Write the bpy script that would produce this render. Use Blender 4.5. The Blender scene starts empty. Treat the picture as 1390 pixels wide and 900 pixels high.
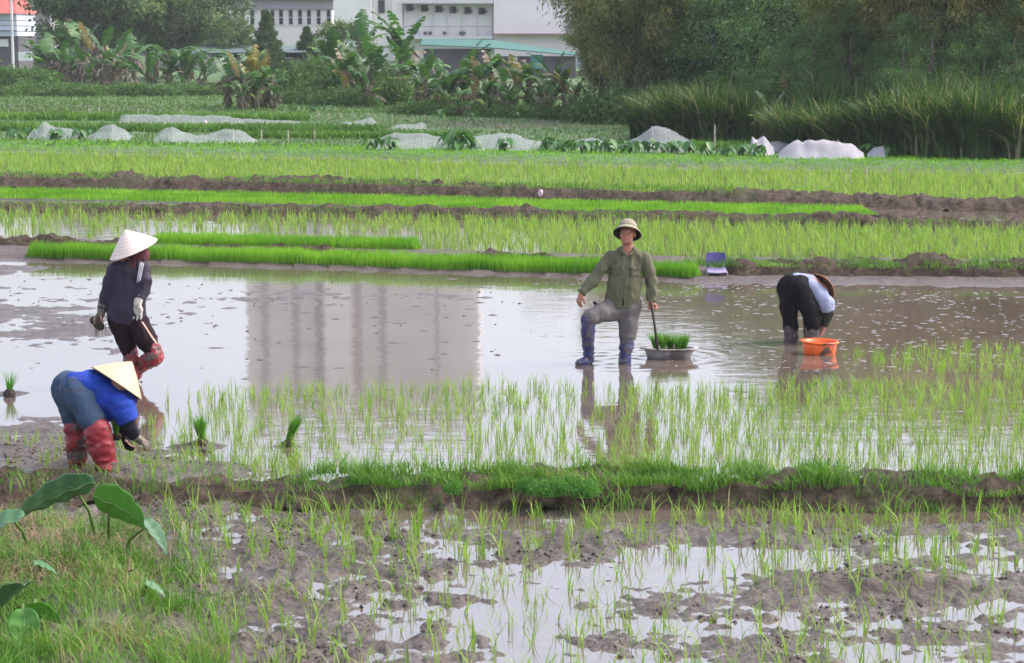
EXPOSURE = 1.55
HAZE = 0.0003
import bpy, math, random
import numpy as np
from mathutils import Vector, Matrix
from mathutils.bvhtree import BVHTree
random.seed(7)
R = np.random.default_rng(11)
PI = math.pi
scene = bpy.context.scene
COL = scene.collection

# ------------------------------------------------------------------ camera
F, CX, CY, HOR, CAMH = 2900.0, 695.0, 450.0, 50.0, 3.69
PITCH = math.atan((CY - HOR) / F)
cp, sp = math.cos(PITCH), math.sin(PITCH)
cd = bpy.data.cameras.new('camera'); cam = bpy.data.objects.new('camera', cd); COL.objects.link(cam)
cam.location = (0, 0, CAMH); cam.rotation_euler = (PI / 2 - PITCH, 0, 0)
cd.sensor_width = 36; cd.lens = 36 * F / 1390; cd.clip_end = 5000; cd.clip_start = 0.5
cd.dof.use_dof = True; cd.dof.focus_distance = 24; cd.dof.aperture_fstop = 10
scene.camera = cam

def at(px, py, z=0.0):
    """ground point seen at a place in the photograph"""
    a, b = (px - CX) / F, (CY - py) / F
    dy = cp + b * sp; dz = -sp + b * cp
    t = (z - CAMH) / dz
    return np.array([a * t, dy * t, z])
def depth_of(py, z=0.0): return at(CX, py, z)[1]
def proj(x, y, z=0.0):
    zc = y * cp - (z - CAMH) * sp
    yc = y * sp + (z - CAMH) * cp
    return CX + F * x / zc, CY - F * yc / zc
def line(pts, z=0.0):
    """a line across the fields as y(x), from points given left to right"""
    w = np.array([at(p[0], p[1], z) for p in pts])
    xs, ys = w[:, 0], w[:, 1]
    s0 = (ys[1] - ys[0]) / (xs[1] - xs[0]); s1 = (ys[-1] - ys[-2]) / (xs[-1] - xs[-2])
    def f(x):
        x = np.asarray(x, float); y = np.interp(x, xs, ys)
        y = np.where(x < xs[0], ys[0] + s0 * (x - xs[0]), y)
        return np.where(x > xs[-1], ys[-1] + s1 * (x - xs[-1]), y)
    return f

# ------------------------------------------------------------------ noise
def _h(i, j, k, seed):
    n = (i.astype(np.int64) * 374761393 + j.astype(np.int64) * 668265263 + k * 2147483647 + seed * 1274126177) & 0xffffffff
    n = ((n ^ (n >> 13)) * 1274126177) & 0xffffffff
    n = n ^ (n >> 16)
    return (n & 0xffff) / 65535.0
def vn(x, y, seed=0):
    xi, yi = np.floor(x), np.floor(y); u, v = x - xi, y - yi
    u = u * u * u * (u * (u * 6 - 15) + 10); v = v * v * v * (v * (v * 6 - 15) + 10)
    a, b = _h(xi, yi, 0, seed), _h(xi + 1, yi, 0, seed); c, d = _h(xi, yi + 1, 0, seed), _h(xi + 1, yi + 1, 0, seed)
    return (a + (b - a) * u + (c - a) * v + (a - b - c + d) * u * v) * 2 - 1
def fbm(x, y, s, o=4, seed=0):
    r = 0; a = 1; t = 0
    for i in range(o):
        r = r + a * vn(x / s + 17.3 * i, y / s - 9.1 * i, seed + i); t += a; a *= .55; s *= .5
    return r / t * 1.5
def vn3(p, s, seed=0):
    q = p / s; i = np.floor(q); f = q - i; f = f * f * (3 - 2 * f); r = 0
    for dx in (0, 1):
        for dy in (0, 1):
            for dz in (0, 1):
                w = (f[:, 0] if dx else 1 - f[:, 0]) * (f[:, 1] if dy else 1 - f[:, 1]) * (f[:, 2] if dz else 1 - f[:, 2])
                r = r + w * _h(i[:, 0] + dx, i[:, 1] + dy, (i[:, 2] + dz).astype(np.int64) * 7919, seed)
    return r * 2 - 1

# ------------------------------------------------------------------ objects and meshes
def mesh_np(name, V, Fc, tint=None, smooth=False):
    V = np.asarray(V, np.float32); Fc = np.asarray(Fc, np.int32)
    me = bpy.data.meshes.new(name); n, k = Fc.shape
    me.vertices.add(len(V)); me.vertices.foreach_set('co', V.ravel())
    me.loops.add(n * k); me.loops.foreach_set('vertex_index', Fc.ravel())
    me.polygons.add(n); me.polygons.foreach_set('loop_start', np.arange(0, n * k, k, dtype=np.int32))
    if smooth: me.polygons.foreach_set('use_smooth', np.ones(n, bool))
    me.update(calc_edges=True)
    if tint is not None:
        a = me.attributes.new('tint', 'FLOAT', 'POINT'); a.data.foreach_set('value', np.asarray(tint, np.float32))
    return me
def tag(o, label=None, cat=None, group=None, kind=None):
    if label: o['label'] = label
    if cat: o['category'] = cat
    if group: o['group'] = group
    if kind: o['kind'] = kind
    return o
def link(name, me, mat=None, parent=None):
    o = bpy.data.objects.new(name, me); COL.objects.link(o)
    if mat is not None and me is not None and not me.materials: me.materials.append(mat)
    if parent is not None: o.parent = parent
    return o
def empty(name, loc, label, cat, group=None, rz=0):
    o = link(name, None); o.location = loc; o.rotation_euler.z = rz; o.empty_display_size = .2
    return tag(o, label, cat, group)
def copy_tree(o, parent=None):
    c = o.copy(); COL.objects.link(c)
    if parent is not None: c.parent = parent
    for ch in list(o.children): copy_tree(ch, c)
    return c

class MB:
    """collects boxes, tubes, lathes and sheets into one mesh"""
    def __init__(s): s.v = []; s.f = []; s.t = []
    def add(s, V, Fs, t=.5):
        b = len(s.v); s.v += [tuple(map(float, p)) for p in V]; s.f += [tuple(b + int(i) for i in f) for f in Fs]
        s.t += list(t) if hasattr(t, '__len__') else [t] * len(V)
        return s
    def box(s, c, d, rz=0, t=.5):
        c = np.array(c, float); h = np.array(d, float) / 2; ca, sa = math.cos(rz), math.sin(rz); V = []
        for z in (-1, 1):
            for x, y in ((-1, -1), (1, -1), (1, 1), (-1, 1)):
                a, b = x * h[0], y * h[1]; V.append((c[0] + a * ca - b * sa, c[1] + a * sa + b * ca, c[2] + z * h[2]))
        return s.add(V, [(3, 2, 1, 0), (4, 5, 6, 7), (0, 1, 5, 4), (1, 2, 6, 5), (2, 3, 7, 6), (3, 0, 4, 7)], t)
    def tube(s, P, rad, n=6, t=.5, cap=True):
        P = [np.array(p, float) for p in P]
        rad = rad if hasattr(rad, '__len__') else [rad] * len(P)
        V = []; ref = None
        for i, p in enumerate(P):
            d = P[min(i + 1, len(P) - 1)] - P[max(i - 1, 0)]; d = d / (np.linalg.norm(d) + 1e-9)
            if ref is None: ref = np.array([0, 0, 1.]) if abs(d[2]) < .8 else np.array([1., 0, 0])
            u = np.cross(d, ref); u /= np.linalg.norm(u) + 1e-9; w = np.cross(u, d); ref = w
            for k in range(n):
                a = 2 * PI * k / n; V.append(p + rad[i] * (math.cos(a) * u + math.sin(a) * w))
        Fs = []
        for i in range(len(P) - 1):
            for k in range(n):
                k2 = (k + 1) % n; Fs.append((i * n + k2, i * n + k, i * n + n + k, i * n + n + k2))
        if cap: Fs += [tuple(range(n)), tuple(range(len(P) * n - 1, len(P) * n - n - 1, -1))]
        return s.add(V, Fs, t)
    def lathe(s, prof, n=40, M=None, t=.5, sx=1, sy=1):
        V = []
        for r, z in prof:
            for k in range(n):
                a = 2 * PI * k / n; V.append((r * math.cos(a) * sx, r * math.sin(a) * sy, z))
        if M is not None: V = [tuple(M @ Vector(p)) for p in V]
        Fs = [(i * n + k, i * n + (k + 1) % n, i * n + n + (k + 1) % n, i * n + n + k) for i in range(len(prof) - 1) for k in range(n)]
        return s.add(V, Fs, t)
    def mesh(s, name, smooth=False):
        me = bpy.data.meshes.new(name); me.from_pydata(s.v, [], s.f)
        if smooth: me.polygons.foreach_set('use_smooth', np.ones(len(me.polygons), bool))
        a = me.attributes.new('tint', 'FLOAT', 'POINT'); a.data.foreach_set('value', np.array(s.t, np.float32))
        me.update(); return me
    def build(s, name, mat, parent=None, smooth=False): return link(name, s.mesh(name, smooth), mat, parent)

# ------------------------------------------------------------------ materials
def new_mat(name):
    m = bpy.data.materials.new(name); m.use_nodes = True; nt = m.node_tree; nt.nodes.clear()
    out = nt.nodes.new('ShaderNodeOutputMaterial'); b = nt.nodes.new('ShaderNodeBsdfPrincipled')
    nt.links.new(b.outputs[0], out.inputs[0]); return m, nt, b, out
def node(nt, typ, **kw):
    n = nt.nodes.new(typ)
    for k, v in kw.items(): setattr(n, k, v)
    return n
def ramp(nt, src, stops):
    r = nt.nodes.new('ShaderNodeValToRGB'); e = r.color_ramp.elements
    while len(e) < len(stops): e.new(0.5)
    for el, (p, c) in zip(e, stops): el.position = p; el.color = (c, c, c, 1) if isinstance(c, (int, float)) else (*c, 1)
    nt.links.new(src, r.inputs[0]); return r.outputs[0]
def noise(nt, scale, detail=4, rough=.6, stretch=None, dist=0):
    tc = nt.nodes.new('ShaderNodeTexCoord'); n = nt.nodes.new('ShaderNodeTexNoise')
    n.inputs['Scale'].default_value = scale; n.inputs['Detail'].default_value = detail; n.inputs['Roughness'].default_value = rough
    n.inputs['Distortion'].default_value = dist; src = tc.outputs['Object']
    if stretch:
        mp = nt.nodes.new('ShaderNodeMapping'); mp.inputs['Scale'].default_value = stretch; nt.links.new(src, mp.inputs[0]); src = mp.outputs[0]
    nt.links.new(src, n.inputs['Vector']); return n.outputs['Fac']
def bump(nt, b, h, strength=.5, dist=.01):
    n = nt.nodes.new('ShaderNodeBump'); n.inputs['Strength'].default_value = strength; n.inputs['Distance'].default_value = dist
    nt.links.new(h, n.inputs['Height']); nt.links.new(n.outputs[0], b.inputs['Normal']); return n
def mixc(nt, fac, a, b, mode='MIX'):
    m = nt.nodes.new('ShaderNodeMix'); m.data_type = 'RGBA'; m.blend_type = mode
    for s, v in ((0, fac), (6, a), (7, b)):
        if isinstance(v, (int, float)): m.inputs[s].default_value = v
        elif isinstance(v, tuple): m.inputs[s].default_value = (*v, 1)
        else: nt.links.new(v, m.inputs[s])
    return m.outputs[2]
def math_(nt, op, a, b=0.0, c=None):
    m = nt.nodes.new('ShaderNodeMath'); m.operation = op
    for i, v in enumerate((a, b) if c is None else (a, b, c)):
        if isinstance(v, (int, float)): m.inputs[i].default_value = v
        else: nt.links.new(v, m.inputs[i])
    return m.outputs[0]
def plain(name, c, rough=.7, var=.25, scale=8, bumps=0, bscale=40, spec=.3, stretch=None, metal=0, c2=None, thr=(.35, .65)):
    """one surface: base colour broken up by noise, optional second colour in patches, optional bump"""
    m, nt, b, o = new_mat(name)
    n = noise(nt, scale, 5, .65, stretch)
    lo = tuple(x * (1 - var) for x in c); hi = tuple(min(1, x * (1 + var)) for x in c)
    col = ramp(nt, n, [(.3, lo), (.7, hi)])
    if c2:
        n2 = noise(nt, scale * .37, 6, .7)
        col = mixc(nt, ramp(nt, n2, [(thr[0], 0.0), (thr[1], 1.0)]), col, c2)
    nt.links.new(col, b.inputs['Base Color']); b.inputs['Roughness'].default_value = rough
    b.inputs['Specular IOR Level'].default_value = spec; b.inputs['Metallic'].default_value = metal
    if bumps: bump(nt, b, noise(nt, bscale, 4, .6, stretch), bumps, .02)
    return m
def leafmat(name, stops, trans=.35, rough=.55, spec=.25):
    """foliage: colour from each leaf's own tint, light passes partly through"""
    m, nt, b, o = new_mat(name)
    a = node(nt, 'ShaderNodeAttribute', attribute_name='tint')
    col = ramp(nt, a.outputs['Fac'], stops)
    nt.links.new(col, b.inputs['Base Color']); b.inputs['Roughness'].default_value = rough; b.inputs['Specular IOR Level'].default_value = spec
    t = nt.nodes.new('ShaderNodeBsdfTranslucent'); nt.links.new(mixc(nt, 1.0, col, (1.1, 1.15, .6), 'MULTIPLY'), t.inputs[0])
    mx = nt.nodes.new('ShaderNodeMixShader'); mx.inputs[0].default_value = trans
    nt.links.new(b.outputs[0], mx.inputs[1]); nt.links.new(t.outputs[0], mx.inputs[2]); nt.links.new(mx.outputs[0], o.inputs[0])
    return m

# ------------------------------------------------------------------ plants, vectorised
def blades(base, h, w, lean, az=None, segs=3, droop=0.0, rng=R, tint=None, curl=1.0):
    """grass blades: tapered, curved strips; returns V, quads, tint"""
    N = len(base); base = np.asarray(base, float)
    h = np.broadcast_to(h, N); w = np.broadcast_to(w, N); lean = np.broadcast_to(lean, N)
    az = rng.uniform(0, 2 * PI, N) if az is None else az
    d = np.stack([np.cos(az), np.sin(az), 0 * az], 1); tw = az + PI / 2 + rng.uniform(-.8, .8, N)
    sd = np.stack([np.cos(tw), np.sin(tw), 0 * tw], 1)
    T = np.linspace(0, 1, segs + 1); V = np.zeros((N, segs + 1, 2, 3))
    for i, t in enumerate(T):
        out = lean * (t * (1 - curl) + curl * t * t); up = t * (1 - .35 * lean * t) - droop * t ** 3
        c = base + d * (h * out)[:, None] + np.array([0, 0, 1.]) * (h * up)[:, None]
        ww = w * (1 - t ** 1.6) * (.65 + .7 * min(t * 3, .5)) + w * .04
        V[:, i, 0] = c - sd * (ww / 2)[:, None]; V[:, i, 1] = c + sd * (ww / 2)[:, None]
    b = (np.arange(N) * (segs + 1) * 2)[:, None, None]; s = (np.arange(segs) * 2)[None, :, None]
    q = b + s + np.array([0, 1, 3, 2])[None, None, :]
    tint = rng.uniform(0, 1, N) if tint is None else tint
    tt = np.repeat(np.asarray(tint), (segs + 1) * 2)
    return V.reshape(-1, 3), q.reshape(-1, 4), tt
def leaves(c, L, W, nrm=None, rng=R, tint=None, hang=0.0, spread=1.0):
    """small folded leaf faces with random turns around a preferred direction"""
    N = len(c); L = np.broadcast_to(L, N); W = np.broadcast_to(W, N)
    a = rng.normal(0, 1, (N, 3)) * spread
    if nrm is not None: a = a + nrm
    a[:, 2] -= hang; a /= np.linalg.norm(a, axis=1)[:, None] + 1e-9
    r = rng.normal(0, 1, (N, 3)); s = np.cross(a, r); s /= np.linalg.norm(s, axis=1)[:, None] + 1e-9
    V = np.zeros((N, 4, 3)); L = L[:, None]; W = W[:, None]
    V[:, 0] = c; V[:, 1] = c + a * L * .45 + s * W / 2; V[:, 2] = c + a * L; V[:, 3] = c + a * L * .45 - s * W / 2
    q = (np.arange(N) * 4)[:, None] + np.arange(4)[None, :]
    tint = rng.uniform(0, 1, N) if tint is None else tint
    return V.reshape(-1, 3), q, np.repeat(tint, 4)
def join(parts):
    V, Q, T = [], [], []; b = 0
    for v, q, t in parts: V.append(v); Q.append(q + b); T.append(t); b += len(v)
    return np.concatenate(V), np.concatenate(Q), np.concatenate(T)
def scatter(n, x0, x1, y0f, y1f, rng=R):
    """n random points between two field lines"""
    x = rng.uniform(x0, x1, n); a, b = y0f(x), y1f(x); return x, a + (b - a) * rng.uniform(0, 1, n)
def sstep(a, b, x):
    t = np.clip((x - a) / (b - a), 0, 1); return t * t * (3 - 2 * t)
# ------------------------------------------------------------------ light, sky, exposure
world = bpy.data.worlds.new('World'); scene.world = world; world.use_nodes = True
nt = world.node_tree; nt.nodes.clear()
SUN_EL, SUN_AZ = 50, 80      # degrees; azimuth measured clockwise from the way the camera looks
sky = nt.nodes.new('ShaderNodeTexSky'); sky.sky_type = 'NISHITA'; sky.sun_disc = False
sky.sun_elevation = math.radians(SUN_EL); sky.sun_rotation = math.radians(SUN_AZ); sky.dust_density = 4; sky.air_density = 1.0
hs = nt.nodes.new('ShaderNodeHueSaturation'); hs.inputs['Saturation'].default_value = .62
bg = nt.nodes.new('ShaderNodeBackground'); bg.inputs['Strength'].default_value = .15
wo = nt.nodes.new('ShaderNodeOutputWorld')
nt.links.new(sky.outputs[0], hs.inputs['Color']); nt.links.new(mixc(nt, 1.0, hs.outputs[0], (1.01, .985, 1.03), 'MULTIPLY'), bg.inputs[0]); nt.links.new(bg.outputs[0], wo.inputs[0])
sl = bpy.data.lights.new('sun', 'SUN'); so = bpy.data.objects.new('sun', sl); COL.objects.link(so)
sl.energy = .6; sl.angle = math.radians(14); sl.color = (1, .97, .92)
az = math.radians(SUN_AZ); el = math.radians(SUN_EL)
sd = Vector((math.sin(az) * math.cos(el), math.cos(az) * math.cos(el), math.sin(el)))
so.rotation_euler = sd.to_track_quat('Z', 'Y').to_euler()
vs = scene.view_settings; scene.display_settings.display_device = 'sRGB'
vs.view_transform = 'Standard'; vs.look = 'None'; vs.gamma = 1; vs.use_curve_mapping = False; vs.exposure = EXPOSURE
scene.cycles.max_bounces = 6; scene.cycles.transparent_max_bounces = 12; scene.cycles.volume_bounces = 0
scene.cycles.use_denoising = True

# ------------------------------------------------------------------ field lines (read off the photograph, on the water plane)
lA = line([(0, 690), (350, 692), (700, 694), (1050, 694), (1390, 700)])     # near bund, front foot
lB = line([(0, 652), (350, 650), (700, 648), (1050, 648), (1390, 650)])     # near bund, back foot
lC = line([(0, 352), (350, 361), (700, 373), (935, 381), (1390, 384)])      # far edge of the flooded field
lD = line([(0, 330), (350, 340), (700, 352), (935, 358), (1390, 362)])
lG = line([(0, 287), (440, 294), (920, 304), (1390, 313)])                  # front foot of the thin bund
lH = line([(0, 272), (440, 281), (920, 294), (1390, 303)])
lI = line([(0, 262), (440, 272), (920, 285), (1160, 292), (1390, 300)])
lJ = line([(0, 254), (440, 264), (920, 276), (1390, 289)])                  # front foot of the big bund
lJb = line([(0, 244), (440, 254), (920, 267), (1390, 278)])
lK = line([(0, 207), (440, 216), (920, 229), (1390, 236)])                  # far edge of the lime field
lL = line([(0, 188), (440, 194), (920, 206), (1390, 216)])
ZF = .10                                                                    # level of the land beyond
def gauss(px, py, cx, cy, rx, ry): return np.exp(-((px - cx) / rx) ** 2 - ((py - cy) / ry) ** 2)

def ground_h(x, y):
    px, py = proj(x, y)
    n1 = fbm(x, y * .8, .55, 4, 3); n2 = fbm(x, y, .16, 3, 21); n3 = fbm(x, y, 2.2, 3, 40)
    cl = 1 - np.abs(fbm(x, y, .22, 3, 60))                                  # clods
    a, b, c, d = lA(x), lB(x), lC(x), lD(x)
    # foreground paddy
    wet = (sstep(560, 700, px) * sstep(742, 775, py) * .031 + gauss(px, py, 1270, 742, 80, 13) * .07
           + gauss(px, py, 1000, 760, 120, 20) * .05
           + sstep(500, 760, px) * gauss(px, py, 700, 700, 9999, 9) * .05 - gauss(px, py, 1230, 800, 150, 24) * .10
           - gauss(px, py, 900, 870, 90, 14) * .02 - gauss(px, py, 1040, 735, 200, 10) * .02 + gauss(px, py, 480, 735, 30, 8) * .03)
    fg = .020 - wet + .026 * n1 + .024 * n2 + .010 * fbm(x, y, .07, 2, 90) + .012 * n3 + .045 * (cl - .8) * (1 - sstep(600, 760, px) * .4)
    fg += .16 * sstep(310, 30, px - (py - 700) * .25) * sstep(700, 800, py)                   # grassy slope at the left
    # flooded field
    m = (-.050 + gauss(px, py, 60, 610, 210, 42) * .072 + gauss(px, py, 300, 640, 260, 16) * .045
         + gauss(px, py, 30, 430, 200, 45) * .040 + gauss(px, py, 480, 402, 300, 14) * .036 + gauss(px, py, 160, 470, 450, 100) * .025
         + gauss(px, py, 900, 637, 600, 13) * .026 + gauss(px, py, 20, 365, 80, 12) * .05 + gauss(px, py, 1250, 560, 200, 60) * .008)
    m += .020 * fbm(x * .55, y, .5, 4, 5) + .010 * n2 * sstep(-.04, 0, m) + .012 * fbm(x, y, .12, 2, 8) * sstep(-.045, -.01, m)
    for (qx, qy) in MUD_FEET: m += .055 * np.exp(-((x - qx) ** 2 + (y - qy) ** 2) / .06)
    shore = c - y                                                            # metres to the far edge
    m = np.where(shore < 2.0, np.maximum(m, .012 - .05 * sstep(.1, 1.3, shore) + .012 * n2 + .010 * n1 - (px < 930) * .012 * sstep(.1, .5, shore)), m)
    h = np.where(y < (a + b) / 2, fg, m)
    h = np.where(y > c, .05 + .01 * n2, h)
    h = np.where(y > d + .8, -.03 + .025 * n1, h)
    h = np.where(y > lH(x), .02 + .02 * n1, h)
    h = np.where(y > lI(x), -.026 + .026 * n1 + .02 * n3 - .05 * sstep(1080, 1200, px), h)
    h = np.where(y > lJb(x), -.035 + .028 * n1, h)
    k = lK(x); h = np.where(y > k, ZF * sstep(0, 1.5, y - k) + .03 * n1 + .06 * np.exp(-((y - k - 2.5) / 2.0) ** 2), h)
    far = sstep(80, 130, y); h = h * (1 - far) + (ZF + .06 * fbm(x, y, 9, 2, 70)) * far
    return h
MUD_FEET = [tuple(at(797, 490)[:2]), tuple(at(15, 535)[:2]), tuple(at(274, 606)[:2]), tuple(at(392, 606)[:2]), tuple(at(104, 634)[:2]), tuple(at(155, 650)[:2])]

def gz(x, y): return float(ground_h(np.array([float(x)]), np.array([float(y)]))[0])

# fan-shaped ground sheet: cells stay about one pixel large over the view, coarse outside, out to the horizon
rows = [-60, -20, 0, 6, 9]; y = 11.2
while y < 900:
    rows.append(y); y += max(y * y / 10701 * 1.7, .01)
rows += [1000.]
rows = np.array(rows); u = np.concatenate([[-6, -3, -1.5, -.8, -.5, -.38, -.33], np.linspace(-.29, .29, 640), [.33, .38, .5, .8, 1.5, 3, 6]])
YY = np.repeat(rows[:, None], len(u), 1); XX = np.clip(u[None, :] * np.maximum(YY, 11), -990, 990)
XX[:, 0] = -990; XX[:, -1] = 990
ZZ = ground_h(XX.ravel(), YY.ravel()); 
V = np.stack([XX.ravel(), YY.ravel(), ZZ], 1)
nr, nc = XX.shape; i = np.arange(nr - 1)[:, None] * nc + np.arange(nc - 1)[None, :]
Q = np.stack([i, i + 1, i + nc + 1, i + nc], -1).reshape(-1, 4)
k = lK(V[:, 0]); px, py = proj(V[:, 0], V[:, 1])
g = sstep(0, 1.0, V[:, 1] - k)
brown = gauss(px, py, 40, 152, 150, 6) + gauss(px, py, 680, 173, 110, 4) + gauss(px, py, 300, 119, 70, 3)
g = g * (1 - .95 * np.clip(brown * 1.6, 0, 1))
g = np.maximum(g, .22 * sstep(310, 60, px - (py - 700) * .25) * sstep(700, 800, py) * (V[:, 1] < lA(V[:, 0])))
gm = mesh_np('ground', V, Q, g, smooth=True)
m, nt, b, o = new_mat('field_mud')
geo = node(nt, 'ShaderNodeNewGeometry'); sx = node(nt, 'ShaderNodeSeparateXYZ'); nt.links.new(geo.outputs['Position'], sx.inputs[0])
tc = node(nt, 'ShaderNodeAttribute', attribute_name='tint')
nA = noise(nt, 2.2, 8, .7); nB = noise(nt, 28, 6, .7); nC = noise(nt, .12, 5, .6)
mud = mixc(nt, ramp(nt, nA, [(.35, 0.), (.65, 1.)]), (.072, .054, .042), (.170, .138, .118))
mud = mixc(nt, ramp(nt, nB, [(.42, 0.), (.60, 1.)]), mud, (.050, .037, .030))
grs = mixc(nt, ramp(nt, nC, [(.4, 0.), (.6, 1.)]), (.060, .130, .030), (.085, .150, .055))
grs = mixc(nt, ramp(nt, nA, [(.4, 0.), (.7, .6)]), grs, (.05, .085, .025))
nt.links.new(mixc(nt, tc.outputs['Fac'], mud, grs), b.inputs['Base Color'])
wetz = math_(nt, 'MULTIPLY_ADD', sx.outputs['Z'], 9.0, .24)
rg = math_(nt, 'MAXIMUM', math_(nt, 'ADD', wetz, math_(nt, 'MULTIPLY', nB, .18)), .2)
nt.links.new(math_(nt, 'MAXIMUM', math_(nt, 'MINIMUM', rg, .8), math_(nt, 'MULTIPLY', tc.outputs['Fac'], .9)), b.inputs['Roughness'])
b.inputs['Specular IOR Level'].default_value = .42
bump(nt, b, nB, .9, .025)
tag(link('ground', gm, m), kind='structure')

# water: one still sheet of muddy water, land stands out of it wherever it is higher
WX0, WX1, WY0, WY1 = -45, 45, 8.0, float(lK(0.)) + 6
def water_patch():
    ys = np.concatenate([[WY0], np.arange(17, 31, .05), [33, 40, 55, WY1 + 12]]); xs = np.concatenate([[WX0, -12], np.arange(-7, 8, .05), [12, WX1]])
    X, Y = np.meshgrid(xs, ys); Z = np.zeros_like(X)
    for (qx, qy), A in ((tuple(at(850, 492)[:2]), .0012), (tuple(at(905, 484)[:2]), .0010), (tuple(at(797, 488)[:2]), .0010), (tuple(at(1075, 464)[:2]), .0007)):
        r = np.hypot(X - qx, (Y - qy)); Z += A * np.sin(r * 2 * PI / .24 + 1) * np.exp(-((r - .45) / .40) ** 2)
    n = X.shape[1]; i = np.arange(X.shape[0] - 1)[:, None] * n + np.arange(n - 1)[None, :]
    return mesh_np('water', np.stack([X.ravel(), Y.ravel(), Z.ravel()], 1), np.stack([i, i + 1, i + n + 1, i + n], -1).reshape(-1, 4), smooth=True)
m, nt, b, o = new_mat('muddy_water')
wc = noise(nt, .5, 5, .6)
nt.links.new(ramp(nt, wc, [(.35, (.100, .076, .058)), (.65, (.130, .102, .082))]), b.inputs['Base Color'])
b.inputs['Roughness'].default_value = .045; b.inputs['IOR'].default_value = 2.5; b.inputs['Specular IOR Level'].default_value = .5
hb = math_(nt, 'ADD', noise(nt, 3.2, 3, .55, (.55, 1, 1)), math_(nt, 'MULTIPLY', noise(nt, 17, 3, .6, (.5, 1, 1)), .12))
bump(nt, b, hb, .4, .007)
tag(link('water', water_patch(), m), kind='structure')

# ------------------------------------------------------------------ bunds: walls of dug earth between the fields
soil, nt, b, o = new_mat('bund_soil')
c1 = mixc(nt, ramp(nt, noise(nt, 9, 7, .75), [(.38, 0.), (.62, 1.)]), (.030, .021, .014), (.118, .084, .058))
nt.links.new(mixc(nt, ramp(nt, noise(nt, 1.1, 5, .6), [(.52, 0.), (.66, .55)]), c1, (.055, .075, .025)), b.inputs['Base Color'])
b.inputs['Roughness'].default_value = .8; b.inputs['Specular IOR Level'].default_value = .2; bump(nt, b, noise(nt, 18, 6, .75), 1.0, .06)
def bund(name, front, pxa, pxb, pyref, width, height, step=.05, rough=.05, seed=1, taper=1.0):
    xa, xb = at(pxa, pyref)[0], at(pxb, pyref)[0]
    xs = np.arange(xa, xb, step); vv = np.linspace(0, 1, 15)
    prof = np.interp(vv, [0, .10, .22, .4, .7, .9, 1], [-.25, .25, .8, 1, .95, .4, -.25])
    X, Vv = np.meshgrid(xs, vv); W = width * (1 + .25 * vn(X / .9, X * 0, seed + 5)); Y = front(X) + Vv * W + .08 * vn(X / .4, Vv * 3, seed)
    H = height(X) if callable(height) else height
    end = sstep(0, taper, X - xa) * sstep(0, taper, xb - X)
    Z = np.interp(Vv, vv, prof) * H * end * (.82 + .3 * fbm(X, Y, .8, 3, seed + 2)) + rough * (fbm(X, Y * 2, .30, 4, seed + 3) + .8 * (1 - 2 * np.abs(vn(X / .16, Vv * 9, seed + 8)))) * end - .06 * (1 - end)
    n = len(xs); i = np.arange(len(vv) - 1)[:, None] * n + np.arange(n - 1)[None, :]
    me = mesh_np(name, np.stack([X.ravel(), Y.ravel(), Z.ravel()], 1), np.stack([i, i + 1, i + n + 1, i + n], -1).reshape(-1, 4), smooth=True)
    return tag(link(name, me, soil), kind='structure')
bund('near_bund', lA, -420, 1900, 690, .95, lambda X: .12 + .07 * sstep(-2.2, -.6, X), .035, .05, 1)
lD2 = line([(0, 337), (350, 347), (700, 358), (935, 366)])
lN = line([(0, 331), (350, 339), (700, 350), (935, 372), (1390, 382)])
bund('field_bund', lambda X: lC(X) + .25, 930, 1900, 380, 1.0, .30, .05, .05, 2)
bund('low_bund', lD2, -500, 225, 338, .8, .15, .05, .07, 3)
bund('low_bund', lD2, 215, 560, 342, .6, .12, .05, .06, 4)
bund('low_bund', lD2, 590, 930, 358, .7, .15, .05, .06, 7)
bund('thin_bund', lG, -700, 2100, 290, 1.0, lambda X: .19 + .08 * vn(X / 1.6, X * 0, 9), .06, .055, 5)
bund('broad_bund', lJ, -800, 2200, 265, 1.9, lambda X: .28 + .05 * vn(X / 2.4, X * 0, 12), .06, .065, 6)

# ------------------------------------------------------------------ low growth that nobody could count
LIME = leafmat('lime_seedling_leaf', [(0, (.150, .265, .036)), (.5, (.215, .360, .060)), (1, (.320, .450, .095))], .4)
VIVID = leafmat('nursery_leaf', [(0, (.110, .280, .018)), (.5, (.165, .375, .026)), (1, (.250, .470, .045))], .4)
GRASS = leafmat('bund_grass_leaf', [(0, (.060, .150, .020)), (.5, (.110, .250, .030)), (.9, (.180, .330, .050)), (1, (.30, .26, .13))], .35)
DIMG = leafmat('far_grass_leaf', [(0, (.060, .120, .030)), (.6, (.110, .200, .050)), (1, (.17, .24, .08))], .3)
DRY = leafmat('dry_stalk', [(0, (.16, .10, .06)), (1, (.36, .27, .16))], .1)
def stuff(name, parts, mat, label, cat): 
    V, Q, T = join(parts) if isinstance(parts, list) else parts
    return tag(link(name, mesh_np(name, V, Q, T), mat), label, cat, kind='stuff')
def tufts(x, y, z, k, h, w, lean=.35, spread=.02, segs=3, rng=R, seedtint=None):
    """several blades per planted tuft"""
    n = len(x); B = np.repeat(np.stack([x, y, z], 1), k, 0); B[:, :2] += rng.normal(0, spread, (n * k, 2))
    t = np.clip(np.repeat(rng.uniform(.1, .9, n), k) + rng.normal(0, .15, n * k), 0, 1)
    hh = np.repeat(rng.uniform(.75, 1.2, n), k) * h * rng.uniform(.55, 1.1, n * k)
    return blades(B, hh, w * rng.uniform(.7, 1.3, n * k), np.abs(rng.normal(lean, .25, n * k)), segs=segs, rng=rng, tint=t)
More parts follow.
